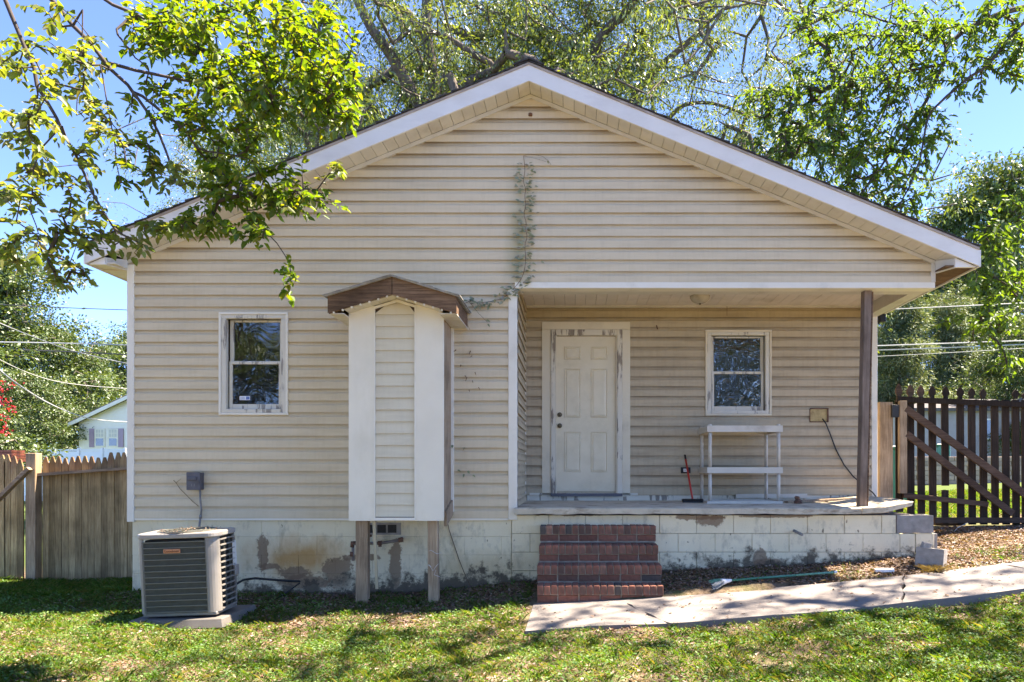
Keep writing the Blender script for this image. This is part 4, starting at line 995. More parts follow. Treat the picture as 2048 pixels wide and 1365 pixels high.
# ------------------------------------------------------------------ right gate
YG = 9.3
gate = thing('wooden_gate', 'dark weathered picket gate with two diagonal braces right of the house', 'gate', (5.3, YG, g1(5.3, YG)))
def zrail(px, a, b): return a+(px-1783)*(b-a)/(2048-1783)
gz = [(1799, 768), (1822, 770), (1843, 771), (1866, 772), (1893, 773), (1922, 774), (1945, 776), (1968, 778), (1991, 0), (2013, 0), (2033, 780), (2052, 785), (2073, 786)]
for i, (px, py) in enumerate(gz):
    x = PX(px, YG); w_ = .095; zb_ = PZ(1050 if px > 1870 else 1025+(px-1799)*.2, YG)
    if px == 1893: # broken picket
        picket(x, w_, PZ(972, YG)-.0, PZ(800, YG), YG+.02, -.01, gate, M['picket2'], .01)
        picket(x-.005, w_*.95, zb_, PZ(980, YG), YG+.02, 0, gate, M['picket2'], .004)
    else:
        mb = MB().prism([(x-w_/2+.01, zb_), (x+w_/2+.01, zb_), (x+w_/2, PZ(800, YG)), (x-w_/2, PZ(800, YG))], YG+.012, YG+.034); mb.build('picket', M['picket2'], gate)
    if py:
        zc = PZ(798, YG); h = PZ(py, YG)-zc
        prf = [(.030, 0), (.026, .22), (.047, .42), (.044, .62), (.026, .84), (.008, 1)]
        pts = [(x+a, zc+b*h) for a, b in prf]+[(x-a, zc+b*h) for a, b in reversed(prf)]
        MB().prism(pts, YG+.011, YG+.035).build('picket_top', M['rail2'] if i < 3 else M['picket2'], gate)  # first tops lighter: their lit look is put into the wood colour
def grail(p0, p1, y0, y1, m=M['rail2'], t=.06, nm='rail'):
    a = P(p0[0], p0[1], y0); b = P(p1[0], p1[1], y0)
    MB().bar(a, b, y1-y0, t, (0, 0, 1)).build(nm, m, gate, .004)
grail((1793, 799), (2075, 811), YG-.03, YG+.01, M['picket2'], .075)
grail((1806, 991), (1976, 1009), YG-.03, YG+.01, t=.07); grail((1868, 1041), (2075, 1041), YG-.03, YG+.01, t=.075)
grail((1810, 817), (2100, 1025), YG-.07, YG-.03, t=.095, nm='brace'); grail((1812, 868), (2025, 1028), YG-.07, YG-.03, t=.09, nm='brace')
MB().box(PX(1793, YG), PX(1808, YG), YG-.09, YG-.031, PZ(987, YG), PZ(803, YG)).build('gate_stile', M['wood_post'], gate, .005)
gp0 = MB().box(PX(1756, YG), PX(1783, YG), YG-.05, YG+.08, PZ(1010, YG)-.5, PZ(805, YG)).build('gate_post', M['wood_post'], None, .006); tag(gp0, 'squared wooden gate post with a hinge beside the right house corner', 'post')
MB().box(PX(1778, YG), PX(1792, YG), YG-.09, YG-.052, PZ(836, YG), PZ(811, YG)).build('hinge', M['black'], gate, .004)
o = MB().box(PX(1868, YG+.1), PX(1928, YG+.1), YG+.05, YG+.35, PZ(1075, YG), PZ(1046, YG)).build('timber_block', M['picket2'], None, .01); tag(o, 'dark timber block on the ground under the gate rail', 'timber')
o = MB().tube([P(1935, 1046, 8.95), P(1915, 1056, 8.9), P(1908, 1064, 8.88), P(1915, 1070, 8.85), P(1925, 1069, 8.85), P(1930, 1060, 8.9)], .003, 5).build('ground_wire', M['wire']); tag(o, 'bent grey wire on the gravel below the gate', 'wire')
for k, (px, Y) in enumerate(((1783, 12.5), (1880, 23))):
    x = PX(px, Y); wd = .22
    b = thing('rubbish_bin', ['tall green wheeled bin seen behind the gate post', 'green bin glimpsed between the gate pickets'][k], 'bin', (x, Y, g1(x, Y)), group='green bins behind the gate')
    z0 = [g1(x, Y), 1.7-.9+.15][k]; z1 = PZ([893, 889][k], Y)
    MB().prismz([(x-wd*1.0, Y-.25), (x+wd, Y-.25), (x+wd, Y+.25), (x-wd, Y+.25)], z0+.1, z1-.06).build('bin_body', M['green'], b, .02)
    MB().prismz([(x-wd-.03, Y-.3), (x+wd+.03, Y-.3), (x+wd+.03, Y+.28), (x-wd-.03, Y+.28)], z1-.059, z1).build('lid', M['green'], b, .015)
    for sx in (-1, 1): MB().tube([(x+sx*wd*.7-.03, Y+.2, z0+.1), (x+sx*wd*.7+.03, Y+.2, z0+.1)], .1, 14).build('wheel', M['black'], b)

# ------------------------------------------------------------------ paths, ground
def path_pts():
    top = [(1068, 6.78), (1150, 6.78), (1320, 6.76), (1450, 6.77), (1600, 6.8), (1750, 6.83), (1900, 6.95), (2048, 7.1), (2300, 7.3)]
    bot = [(1052, 5.80), (1180, 5.84), (1320, 5.80), (1450, 5.80), (1600, 5.82), (1750, 5.86), (1900, 5.95), (2048, 6.05), (2300, 6.3)]
    return top, bot
top, bot = path_pts()
TX = np.array([PX(a, y) for a, y in top]); TY = np.array([y for a, y in top]); BX = np.array([PX(a, y) for a, y in bot]); BY = np.array([y for a, y in bot])
def on_path(x, y, m=0.0):
    x = np.asarray(x); y = np.asarray(y)
    return (x > -.42-m) & (y < np.interp(x, TX, TY)+m) & (y > np.interp(x, BX, BY)-m)
path = None
def path_z(x, y): 
    return np.interp(x, [-.5, .6, 2.1, 4.4, 7], [.085, .14, .245, .42, .62])+(np.asarray(y)-5.8)*.05+.012
cracks = [-.40, .62, 3.05, 4.5, 6.2]
for ci in range(len(cracks)-1):
    xa, xb = cracks[ci]+.004, cracks[ci+1]-.004
    nx = 14; ny = 7; vv = []; ff = []
    for i in range(nx+1):
        for j in range(ny+1):
            x = xa+(xb-xa)*i/nx; tt = j/ny
            jag = .02*math.sin(tt*17+ci*2)+.012*math.sin(tt*41+ci)
            skew = [.0, .35, -.5, .3, 0][ci]*(.5-tt) if i == 0 else ([.35, -.5, .3, 0][ci]*(.5-tt) if i == nx else 0)
            x2 = x+(jag if (i == 0 and ci > 0) or (i == nx) else 0)+skew*(1 if (i in (0, nx)) else 0)
            if i == 0 and ci == 0: x2 = x+(tt-.0)*.02
            if 0 < i < nx:
                a0 = xa+([0, .35, -.5, .3][ci])*(.5-tt); a1 = xb+([.35, -.5, .3, 0][ci])*(.5-tt); x2 = a0+(a1-a0)*i/nx
            yb_, yt_ = np.interp(x2, BX, BY), np.interp(x2, TX, TY)
            y = yb_+(yt_-yb_)*tt
            y += .012*math.sin(x2*5)*(1 if j == 0 else 0)
            vv.append((x2, y, float(path_z(x2, y))))
    for i in range(nx):
        for j in range(ny): ff.append((i*(ny+1)+j, (i+1)*(ny+1)+j, (i+1)*(ny+1)+j+1, i*(ny+1)+j+1))
    # skirt
    border = [i*(ny+1) for i in range(nx+1)]+[nx*(ny+1)+j for j in range(1, ny+1)]+[i*(ny+1)+ny for i in range(nx-1, -1, -1)]+[j for j in range(ny-1, 0, -1)]
    nb = len(vv); vv += [(vv[b][0], vv[b][1], vv[b][2]-.12) for b in border]
    for k in range(len(border)): ff.append((border[k], nb+k, nb+(k+1) % len(border), border[(k+1) % len(border)]))
    mb = MB().add(vv, [f[::-1] if False else f for f in ff]); s_ = mb.mesh('path_slab', M['path'])
    if path is None: path = bpy.data.objects.new('path', s_); C.objects.link(path); path['kind'] = 'structure'
    else: o = bpy.data.objects.new('path_slab', s_); C.objects.link(o); o.parent = path
gx = np.concatenate([np.linspace(-400, -30, 12), np.linspace(-25, -8.2, 16), np.arange(-8, 8.01, .08), np.linspace(8.5, 30, 20), np.linspace(40, 400, 12)])
gy = np.concatenate([np.linspace(-150, -6, 10), np.linspace(-4, 2.8, 12), np.arange(3, 10.6, .08), np.linspace(11, 30, 20), np.linspace(35, 900, 20)])
XX, YY = np.meshgrid(gx, gy, indexing='ij'); ZZ = G(XX, YY)
ZZ = ZZ-np.where(on_path(XX, YY, -.03), .06, 0)
inside = (XX > HXL+.3) & (XX < HXR-.3) & (YY > 7.9) & (YY < 16); ZZ = np.where(inside, -.3, ZZ)
nx, ny = XX.shape
me = bpy.data.meshes.new('ground'); idx = np.arange(nx*ny).reshape(nx, ny)
q = np.stack([idx[:-1, :-1], idx[1:, :-1], idx[1:, 1:], idx[:-1, 1:]], -1).reshape(-1, 4)
me.from_pydata(np.stack([XX, YY, ZZ], -1).reshape(-1, 3).tolist(), [], q.tolist()); me.materials.append(M['ground'])
me.polygons.foreach_set('use_smooth', [True]*len(me.polygons))
go = bpy.data.objects.new('ground', me); C.objects.link(go); go['kind'] = 'structure'

# ------------------------------------------------------------------ leaf meshes (numpy)
def norm(a): return a/np.maximum(np.linalg.norm(a, axis=-1, keepdims=True), 1e-9)
def leafmesh(name, Pn, Dn, Nn, L, W, mt, kind='full', fold=.25, droop=.15):
    n = len(Pn); Dn = norm(Dn); S = norm(np.cross(Dn, Nn)); Nn = norm(np.cross(S, Dn)); L = np.asarray(L).reshape(-1, 1)*np.ones((n, 1)); W = np.asarray(W).reshape(-1, 1)*np.ones((n, 1))
    if kind == 'full':
        base = Pn; tip = Pn+Dn*L-Nn*L*droop; a = .30; b = .66
        l1 = Pn+Dn*L*a+S*W*.5+Nn*W*fold; l2 = Pn+Dn*L*b+S*W*.40+Nn*W*fold*.7-Nn*L*droop*.4
        r1 = Pn+Dn*L*a-S*W*.5+Nn*W*fold; r2 = Pn+Dn*L*b-S*W*.40+Nn*W*fold*.7-Nn*L*droop*.4
        V = np.stack([base, tip, l1, l2, r1, r2], 1).reshape(-1, 3)
        o = np.arange(n)[:, None]*6
        Fq = np.concatenate([o+np.array([[0, 2, 3, 1]]), o+np.array([[0, 1, 5, 4]])], 0)
        nv = 6
    else:
        V = np.stack([Pn, Pn+Dn*L*.5+S*W*.5, Pn+Dn*L-Nn*L*droop, Pn+Dn*L*.5-S*W*.5], 1).reshape(-1, 3)
        Fq = np.arange(n)[:, None]*4+np.array([[0, 1, 2, 3]])
    return rawmesh(name, V, Fq, mt)
def rawmesh(name, V, Fq, mt, smooth=False):
    me = bpy.data.meshes.new(name); k = Fq.shape[1]
    me.vertices.add(len(V)); me.vertices.foreach_set('co', V.astype(np.float32).ravel())
    me.loops.add(Fq.size); me.loops.foreach_set('vertex_index', Fq.astype(np.int32).ravel())
    me.polygons.add(len(Fq)); me.polygons.foreach_set('loop_start', np.arange(0, Fq.size, k, dtype=np.int32))
    me.update(calc_edges=True)
    if smooth: me.polygons.foreach_set('use_smooth', [True]*len(me.polygons))
    me.materials.append(mt); return me
def segtubes(name, A, B, ra, rb, mt, n=5):
    d = norm(B-A); ref = np.where(np.abs(d[:, 2:3]) < .9, np.array([[0, 0, 1.]]), np.array([[1., 0, 0]]))
    u = norm(np.cross(d, ref)); v = np.cross(d, u)
    ang = np.arange(n)*2*PI/n
    ringv = u[:, None, :]*np.cos(ang)[None, :, None]+v[:, None, :]*np.sin(ang)[None, :, None]
    V = np.concatenate([A[:, None, :]+ringv*ra[:, None, None], B[:, None, :]+ringv*rb[:, None, None]], 1).reshape(-1, 3)
    o = np.arange(len(A))[:, None, None]*2*n; j = np.arange(n)
    Fq = (o+np.stack([j, (j+1) % n, (j+1) % n+n, j+n], -1)[None]).reshape(-1, 4)
    return rawmesh(name, V, Fq, mt, True)

def grow(seeds, parents, targets, rng, wig=.12, minr=.003, rmul=1.0, maxseg=.6, expo=.5, rootr=None, rmax=9.):
    """attach every target to the nearest node of the growing skeleton; returns nodes, parent, radius"""
    N = len(seeds); cap = N+len(targets)*6
    nodes = np.zeros((cap, 3)); nodes[:N] = seeds; par = list(parents); cnt = N
    rem = np.array(targets); dist = np.full(len(rem), 1e9); near = np.zeros(len(rem), int)
    for s in range(N):
        d = np.linalg.norm(rem-nodes[s], axis=1); m = d < dist; dist[m] = d[m]; near[m] = s
    alive = np.ones(len(rem), bool); tnode = np.zeros(len(rem), int)
    for _ in range(len(rem)):
        i = int(np.argmin(np.where(alive, dist, 1e9))); alive[i] = False
        a = nodes[near[i]]; b = rem[i]; L = np.linalg.norm(b-a); k = min(5, max(1, int(L/maxseg)+1)); prev = near[i]; new = []
        for q in range(1, k+1):
            t = q/k; p = a+(b-a)*t
            if q < k: p = p+rng.normal(0, wig*L/k, 3)+np.array([0, 0, .08*L*math.sin(PI*t)])
            nodes[cnt] = p; par.append(prev); prev = cnt; new.append(cnt); cnt += 1
        tnode[i] = prev
        for c in new:
            d = np.linalg.norm(rem-nodes[c], axis=1); m = (d < dist) & alive; dist[m] = d[m]; near[m] = c
    nodes = nodes[:cnt]; par = np.array(par); w_ = np.zeros(cnt)
    w_[tnode] += 1
    for c in range(cnt-1, -1, -1):
        if par[c] >= 0: w_[par[c]] += w_[c]
    rad = np.minimum(np.maximum(minr, minr*rmul*np.power(np.maximum(w_, 1), expo)), rmax)
    if rootr is not None:
        m = np.arange(cnt) < len(rootr); rad[m] = np.maximum(rad[m], 0)
        for c in range(len(rootr)): rad[c] = rootr[c]
    return nodes, par, rad, tnode
def branch_mesh(name, nodes, par, rad, mt, sel=None, n=5):
    c = np.nonzero(par >= 0)[0]
    if sel is not None: c = c[sel[c]]
    return segtubes(name, nodes[par[c]], nodes[c], np.minimum(rad[par[c]], rad[c]*1.6+.004), rad[c], mt, n)
def resample(poly, step):
    out = [poly[0]]
    for a, b in zip(poly[:-1], poly[1:]):
        a, b = np.array(a), np.array(b); L = np.linalg.norm(b-a); k = max(1, int(L/step))
        for q in range(1, k+1): out.append(tuple(a+(b-a)*q/k))
    return out
def smooth_poly(pts, it=2):
    pts = [np.array(p, float) for p in pts]
    for _ in range(it):
        new = [pts[0]]
        for a, b in zip(pts[:-1], pts[1:]): new += [a*.75+b*.25, a*.25+b*.75]
        new.append(pts[-1]); pts = new
    return pts

# ---- generic far / middle trees
def make_tree_mesh(seed, H, R, clear, nt_, leaves, leafL, leafW, spread, mt_leaf, mt_bark, trunk_r, shape='round', droop=.2):
    rng = np.random.default_rng(seed)
    th = [(0, 0, -.3)]; x = y = 0
    k = 9
    for i in range(1, k+1):
        x += rng.normal(0, .02*H/k); y += rng.normal(0, .02*H/k); th.append((x, y, H*.86*i/k))
    seeds = np.array(th); parents = [-1]+list(range(k))
    # clump centres on irregular crown
    T = []
    ncl = max(10, nt_//16); CC = []
    while len(CC) < ncl:
        z = rng.uniform(clear, 1.0); 
        if shape == 'round': rr = math.sqrt(max(.02, 1-((z-(clear+1)/2)/((1-clear)/2))**2))
        elif shape == 'pine': rr = max(.08, (1.02-z)/(1-clear))*rng.uniform(.6, 1)
        else: rr = math.sqrt(max(.05, 1-((z-clear*.9-.35)/.75)**2))
        a = rng.uniform(0, 2*PI); q = R*rr*math.sqrt(rng.uniform(.1, 1))
        CC.append((q*math.cos(a), q*math.sin(a), z*H, R*rng.uniform(.10, .26)))
    for i in range(nt_):
        c = CC[rng.integers(len(CC))]; T.append(np.array(c[:3])+rng.normal(0, 1, 3)*c[3]*np.array([1, 1, .55]))
    T = np.array(T)
    nodes, par, rad, tn = grow(seeds, parents, T, rng, minr=.010*H/14, rmul=1.0, maxseg=H/14, expo=.44, rmax=trunk_r*.62, rootr=[trunk_r*(1-.8*i/k) for i in range(k+1)])
    per = leaves//nt_
    Pn = np.repeat(nodes[tn], per, 0)+rng.normal(0, spread, (per*nt_, 3))*np.array([1, 1, .6])
    out = Pn-np.repeat(nodes[tn], per, 0)
    Dn = norm(out)+rng.normal(0, .5, Pn.shape)+np.array([0, 0, -droop*1.5]); Nn = np.array([0, 0, 1.])+rng.normal(0, .55, Pn.shape)
    s = rng.uniform(.6, 1.25, len(Pn))
    ml = leafmesh('crown', Pn, Dn, Nn, leafL*s, leafW*s, mt_leaf, 'simple', droop=.15)
    mk = segtubes('trunk', nodes[par[1:]], nodes[1:], np.minimum(rad[par[1:]], rad[1:]*1.7+.01), rad[1:], mt_bark, 6)
    return ml, mk
def place_tree(meshes_, name, label, loc, rz, sc, group=None, cat='tree'):
    t = thing(name, label, cat, loc, (0, 0, rz), group); t.scale = sc if isinstance(sc, tuple) else (sc, sc, sc)
    a = bpy.data.objects.new('crown', meshes_[0]); C.objects.link(a); a.parent = t; a['kind'] = 'stuff'
    b = bpy.data.objects.new('trunk', meshes_[1]); C.objects.link(b); b.parent = t
    return t
# willow oaks behind the house
oakA = make_tree_mesh(21, 22, 7.2, .2, 2000, 190000, .15, .05, .31, M['leaf_oak'], M['bark'], .24, droop=.5)
oakB = make_tree_mesh(25, 23, 8.2, .2, 2000, 190000, .15, .05, .31, M['leaf_oak'], M['bark'], .22, droop=.5)
tA = place_tree(oakA, 'willow_oak', 'tall fine-leaved oak rising behind the roof left of the ridge', (PX(900, 24), 24, 0), .4, 1.0)
tB = place_tree(oakB, 'willow_oak', 'tall fine-leaved oak behind the roof right of the ridge', (PX(1310, 27), 27, 0), 1.9, 1.0)
place_tree(oakA, 'willow_oak', 'fine-leaved oak behind the left roof slope and the bright elm sprays', (PX(640, 38), 38, 0), 2.6, .95)
def limb(t, pts, r0, r1):
    pp_ = smooth_poly([tuple(P(*p)) for p in pts], 2); k = len(pp_)
    o = MB().tube([Vector(p) for p in pp_], [r0+(r1-r0)*i/(k-1) for i in range(k)], 9).build('limb', M['bark'], t, local=True, smooth=True)
    o.matrix_parent_inverse = Matrix.LocRotScale(t.location, t.rotation_euler, t.scale).inverted()
limb(tA, [(900, 620, 24), (880, 380, 23), (850, 230, 22), (815, 170, 21.5), (780, 105, 21), (735, 50, 20.5), (690, -60, 20)], .30, .10)
limb(tA, [(900, 620, 24), (890, 380, 23.2), (872, 200, 22.4), (862, 130, 22), (850, 60, 21.6), (858, -80, 21.4)], .28, .12)
limb(tA, [(905, 420, 23.6), (985, 240, 22), (1000, 137, 21), (945, 108, 20.6), (905, 80, 20.4), (870, 66, 20.4), (818, 42, 20.5)], .14, .05)
limb(tA, [(880, 380, 23), (720, 300, 22), (650, 255, 21.6), (610, 215, 21.4), (575, 150, 21)], .12, .04)
limb(tB, [(1310, 600, 27), (1240, 300, 25), (1180, 110, 23), (1215, 55, 22.4), (1262, 20, 22), (1290, -60, 21.6)], .22, .10)
limb(tB, [(1310, 560, 27), (1260, 300, 25.5), (1250, 215, 24), (1300, 150, 23.4), (1370, 90, 23), (1410, 55, 23), (1450, -40, 23)], .16, .07)
limb(tB, [(1310, 500, 27), (1300, 300, 25), (1350, 215, 24), (1400, 203, 23.6), (1450, 212, 23.4), (1500, 235, 23.4)], .10, .035)
bgA = make_tree_mesh(31, 16, 5.2, .12, 900, 52000, .26, .13, .36, M['leaf_bg'], M['bark3'], .25)
bgB = make_tree_mesh(32, 13, 5.0, .08, 800, 46000, .26, .13, .38, M['leaf_bg'], M['bark3'], .2)
pine = make_tree_mesh(33, 18, 4.2, .15, 800, 45000, .38, .08, .35, M['leaf_pine'], M['bark3'], .22, 'pine')
BG = [  # px, Y, scale, mesh, label
 (10, 52, 1.12, bgA, 'tall leafy tree at the far left edge above the utility wires'),
 (120, 58, .95, bgB, 'rounded green tree behind the white neighbour house roof line'),
 (215, 66, 1.0, bgB, 'hazy green tree directly above the white neighbour house'),
 (60, 46, .62, bgB, 'low dark green tree behind the white vinyl fence'),
 (-70, 50, 1.05, bgA, 'leafy tree cut by the left edge of the view'),
 (300, 72, 1.0, bgA, 'distant tree mostly hidden behind the house corner at left'),
 (1800, 40, .64, pine, 'feathery pine right beside the porch corner'),
 (1900, 46, .66, pine, 'feathery pine above the middle of the gate'),
 (1735, 52, .7, pine, 'pine mostly hidden behind the porch corner'),
 (1985, 44, .62, bgB, 'bushy tree above the neighbouring roof at right'),
 (2075, 34, .5, bgA, 'tall leafy tree on the right edge of the view'),
 (1900, 62, 1.2, bgA, 'tall pale distant tree against the sky at right'),
 (1700, 70, 1.35, bgB, 'distant tree low behind the right roof slope'),
 (2030, 55, 1.5, bgA, 'tallest distant tree against the sky at the right edge'),
 (1560, 60, 1.0, bgA, 'distant tree behind the right side of the roof'),
]
for i, (px, Y, s, ms, lb) in enumerate(BG):
    x = PX(px, Y); place_tree(ms, 'pine_tree' if ms is pine else 'background_tree', lb, (x, Y, g1(min(max(x, -20), 20), Y)-.2), i*1.37, s)
for i, (x, y, s) in enumerate(((-12, -10, .8), (-4, -17, .7), (6.5, -12, .75), (14, -13, .6), (-18, -7, .7))):
    place_tree(bgA if i % 2 else bgB, 'yard_tree', 'leafy tree '+['far left', 'left of centre', 'right of centre', 'far right', 'leftmost of all'][i]+' behind the camera, mirrored in the window panes', (x, y, 0), i*2.1, s, 'trees mirrored in the windows')
# crape myrtle
cm = make_tree_mesh(40, 5.5, 2.0, .2, 160, 9000, .16, .08, .22, M['leaf_bg'], M['bark3'], .06)
t = place_tree(cm, 'crape_myrtle', 'crape myrtle with crimson blossom at the left edge', (PX(-12, 24), 24, 0), .5, 1.0)
rng = np.random.default_rng(4); pc = []
for (px, py) in ((4, 772), (0, 795), (22, 768), (14, 808), (10, 852), (20, 820), (2, 830), (8, 865)):
    c = np.array(P(px, py, 23.0)); pc.append(c+rng.normal(0, .10, (16, 3)))
pc = np.concatenate(pc)-np.array(t.location)
rz = -.5; Rm = np.array([[math.cos(rz), -math.sin(rz), 0], [math.sin(rz), math.cos(rz), 0], [0, 0, 1]]); pc = pc@Rm.T
me = leafmesh('blossom', pc, rng.normal(0, 1, pc.shape), rng.normal(0, 1, pc.shape), .09, .08, M['petal'], 'simple')
o = bpy.data.objects.new('blossom', me); C.objects.link(o); o.parent = t; o['kind'] = 'stuff'

# ---- near trees with measured limbs
def near_tree(name, label, trunk, limbs, blobs, lmats, bark, seed, leafL, leafW, perleaf, n_single, trunk_r, twigr=.0022, extra=None, hang=.5, limb_r=.012):
    rng = np.random.default_rng(seed)
    t = thing(name, label, 'tree', tuple(trunk[0]))
    seeds = []; parents = []; rr = []
    tr = smooth_poly(trunk, 1)
    for i, p in enumerate(tr): seeds.append(p); parents.append(i-1); rr.append(trunk_r*(1-.72*i/len(tr)))
    for lb_ in limbs:
        pts, r0, r1 = lb_
        pts = smooth_poly([np.array(p) for p in pts], 1)
        pts = [np.array(q) for q in resample([tuple(p) for p in pts], .14)]
        S = np.array(seeds); j = int(np.argmin(np.linalg.norm(S-pts[0], axis=1)))
        prev = j
        for i, p in enumerate(pts):
            p = p+rng.normal(0, .006, 3)
            seeds.append(p); parents.append(prev); prev = len(seeds)-1; rr.append(r0+(r1-r0)*i/max(1, len(pts)-1))
    T = []; mats_i = []
    for (cx, cy, rx, ry, Y, dY, n, mi) in blobs:
        for _ in range(n):
            while True:
                u = rng.uniform(-1, 1, 3)
                if u@u < 1: break
            Yq = Y+dY*u[1]; p = P(cx+rx*u[0], cy+ry*u[2], Yq); T.append(np.array(p)); mats_i.append(mi)
    if extra is not None:
        T += [np.array(p) for p in extra[0]]; mats_i += extra[1]
    T = np.array(T); mats_i = np.array(mats_i)
    nodes, par, rad, tn = grow(np.array(seeds), parents, T, rng, wig=.10, minr=twigr, rmul=1.0, maxseg=.16, rootr=rr)
    ntk = len(tr)
    selT = np.zeros(len(nodes), bool); selT[:ntk] = True
    c = np.nonzero((par >= 0))[0]; ct = c[c < ntk]; cb = c[c >= ntk]
    mk = segtubes('trunk', nodes[par[ct]], nodes[ct], rad[par[ct]], rad[ct], bark, 12); link(mk, 'trunk', t)
    mb_ = segtubes('branches', nodes[par[cb]], nodes[cb], np.minimum(rad[par[cb]], rad[cb]*1.4+.002), rad[cb], bark, 5); link(mb_, 'branches', t)
    # leaves in sprays around each target
    per = perleaf; base = nodes[tn]; prevn = nodes[par[tn]]; dirs = norm(base-prevn+np.array([0, 0, -.02]))
    rep = np.repeat(np.arange(len(T)), per); k = np.tile(np.arange(per), len(T))
    d = dirs[rep]; hz = norm(np.cross(d, np.array([0, 0, 1.]))+1e-6)
    sgn = np.where(k % 2 == 0, 1., -1.)[:, None]
    along = (k/per-.55)[:, None]*leafL*per*.26
    d2 = norm(d+np.array([0, 0, -hang*.35]))
    Pn = base[rep]+d2*along+rng.normal(0, leafL*.10, (len(rep), 3))
    Dn = norm(d2*.6+hz*sgn*.9+np.array([0, 0, -hang])*rng.uniform(.2, 1.1, (len(rep), 1))+rng.normal(0, .30, (len(rep), 3)))
    Nn = np.array([0, -.15, 1.])+rng.normal(0, .45, (len(rep), 3))
    s = rng.uniform(.62, 1.15, len(rep)); L = leafL*s; W = leafW*s*rng.uniform(.85, 1.1, len(rep))
    mi = mats_i[rep]
    # biggest-showing leaves as single objects
    order = np.argsort(-(L/np.maximum(Pn[:, 1], .5))+rng.uniform(0, .004, len(L)))
    vis = (Pn[:, 1] > .5)
    pxx = VX+Pn[:, 0]*F/np.maximum(Pn[:, 1], .5); pyy = VY-(Pn[:, 2]-ZC)*F/np.maximum(Pn[:, 1], .5)
    vis &= (pxx > 0) & (pxx < 2048) & (pyy > 0) & (pyy < 1365)
    order = [i for i in order if vis[i]][:n_single]
    single = np.zeros(len(L), bool); single[order] = True
    protos = []
    for j, (mm) in enumerate(lmats):
        vs3 = []
        for v in range(3):
            ms = leafmesh('leaf', np.zeros((1, 3)), np.array([[1., 0, 0]]), np.array([[0, 0, 1.]]), [1.], [leafW/leafL*[.92, 1, 1.1][v]], mm, 'full', fold=[.2, .3, .15][v], droop=[.1, .2, .3][v]); vs3.append(ms)
        protos.append(vs3)
    off = Vector(world_off(t))
    for q, i in enumerate(order):
        o = bpy.data.objects.new('leaf', protos[mi[i]][q % 3]); C.objects.link(o); o.parent = t
        dd = Vector(Dn[i]).normalized(); nn = Vector(Nn[i]); ss = nn.cross(dd).normalized(); nn = dd.cross(ss)
        R = Matrix((dd, ss, nn)).transposed(); o.rotation_euler = R.to_euler(); o.location = Vector(Pn[i])-off; o.scale = (L[i],)*3
    for j, mm in enumerate(lmats):
        m_ = (~single) & (mi == j)
        if m_.sum() == 0: continue
        me = leafmesh('foliage', Pn[m_], Dn[m_], Nn[m_], L[m_], W[m_], mm, 'full', fold=.22)
        o = link(me, 'foliage', t); o['kind'] = 'stuff'
    return t
YE = 4.9
def PP(l, Y): return [tuple(P(a, b, Y+(c if len(x_) > 2 else 0))) for x_ in l for a, b, c in [tuple(x_)+((0,) if len(x_) == 2 else ())]]
trunkL = [(-6.2, 3.2, g1(-6.2, 3.2)-.1), (-6.25, 3.3, 1.5), (-6.0, 3.5, 3.0), (-5.4, 3.8, 4.6), (-4.7, 4.2, 6.0), (-3.9, 4.6, 7.0)]
limbsL = [
 ([(-5.0, 4.1, 5.4)]+PP([(0, -40), (12, 0), (60, 120), (85, 190), (120, 250), (160, 330), (200, 410), (240, 470)], YE-.2), .022, .006),
 ([(-4.3, 4.4, 6.5)]+PP([(60, -60), (100, 0), (165, 70), (210, 125), (270, 185), (310, 250), (345, 330), (357, 372)], YE), .026, .006),
 (PP([(210, 125), (290, 145), (370, 162), (430, 178), (500, 182), (560, 190)], YE+.1), .014, .005),
 (PP([(270, 185), (330, 225), (370, 265), (400, 305), (455, 306), (520, 330)], YE+.1), .012, .004),
 ([(-4.0, 4.6, 6.9)]+PP([(150, -70), (200, 0), (290, 35), (380, 90), (450, 115), (560, 150), (650, 190), (700, 240)], YE+.3), .022, .006),
 (PP([(230, 60), (265, 110), (300, 140)], YE+.2), .008, .004),
 (PP([(400, 305), (450, 350), (490, 390), (500, 430), (560, 400), (640, 395)], YE+.15), .008, .003),
 (PP([(500, 430), (545, 480), (580, 520), (583, 570)], YE+.15), .005, .0025),
 (PP([(165, 20), (165, 130), (150, 230)], YE-.1), .005, .003), (PP([(200, 130), (215, 220), (235, 310), (240, 370)], YE-.1), .005, .003),
 (PP([(120, 250), (70, 320), (60, 400), (75, 470)], YE-.3), .006, .003),
 ([(-3.9, 4.6, 7.0)]+PP([(330, -60), (450, 10), (560, 60), (640, 90)], YE+.5), .016, .006),
]
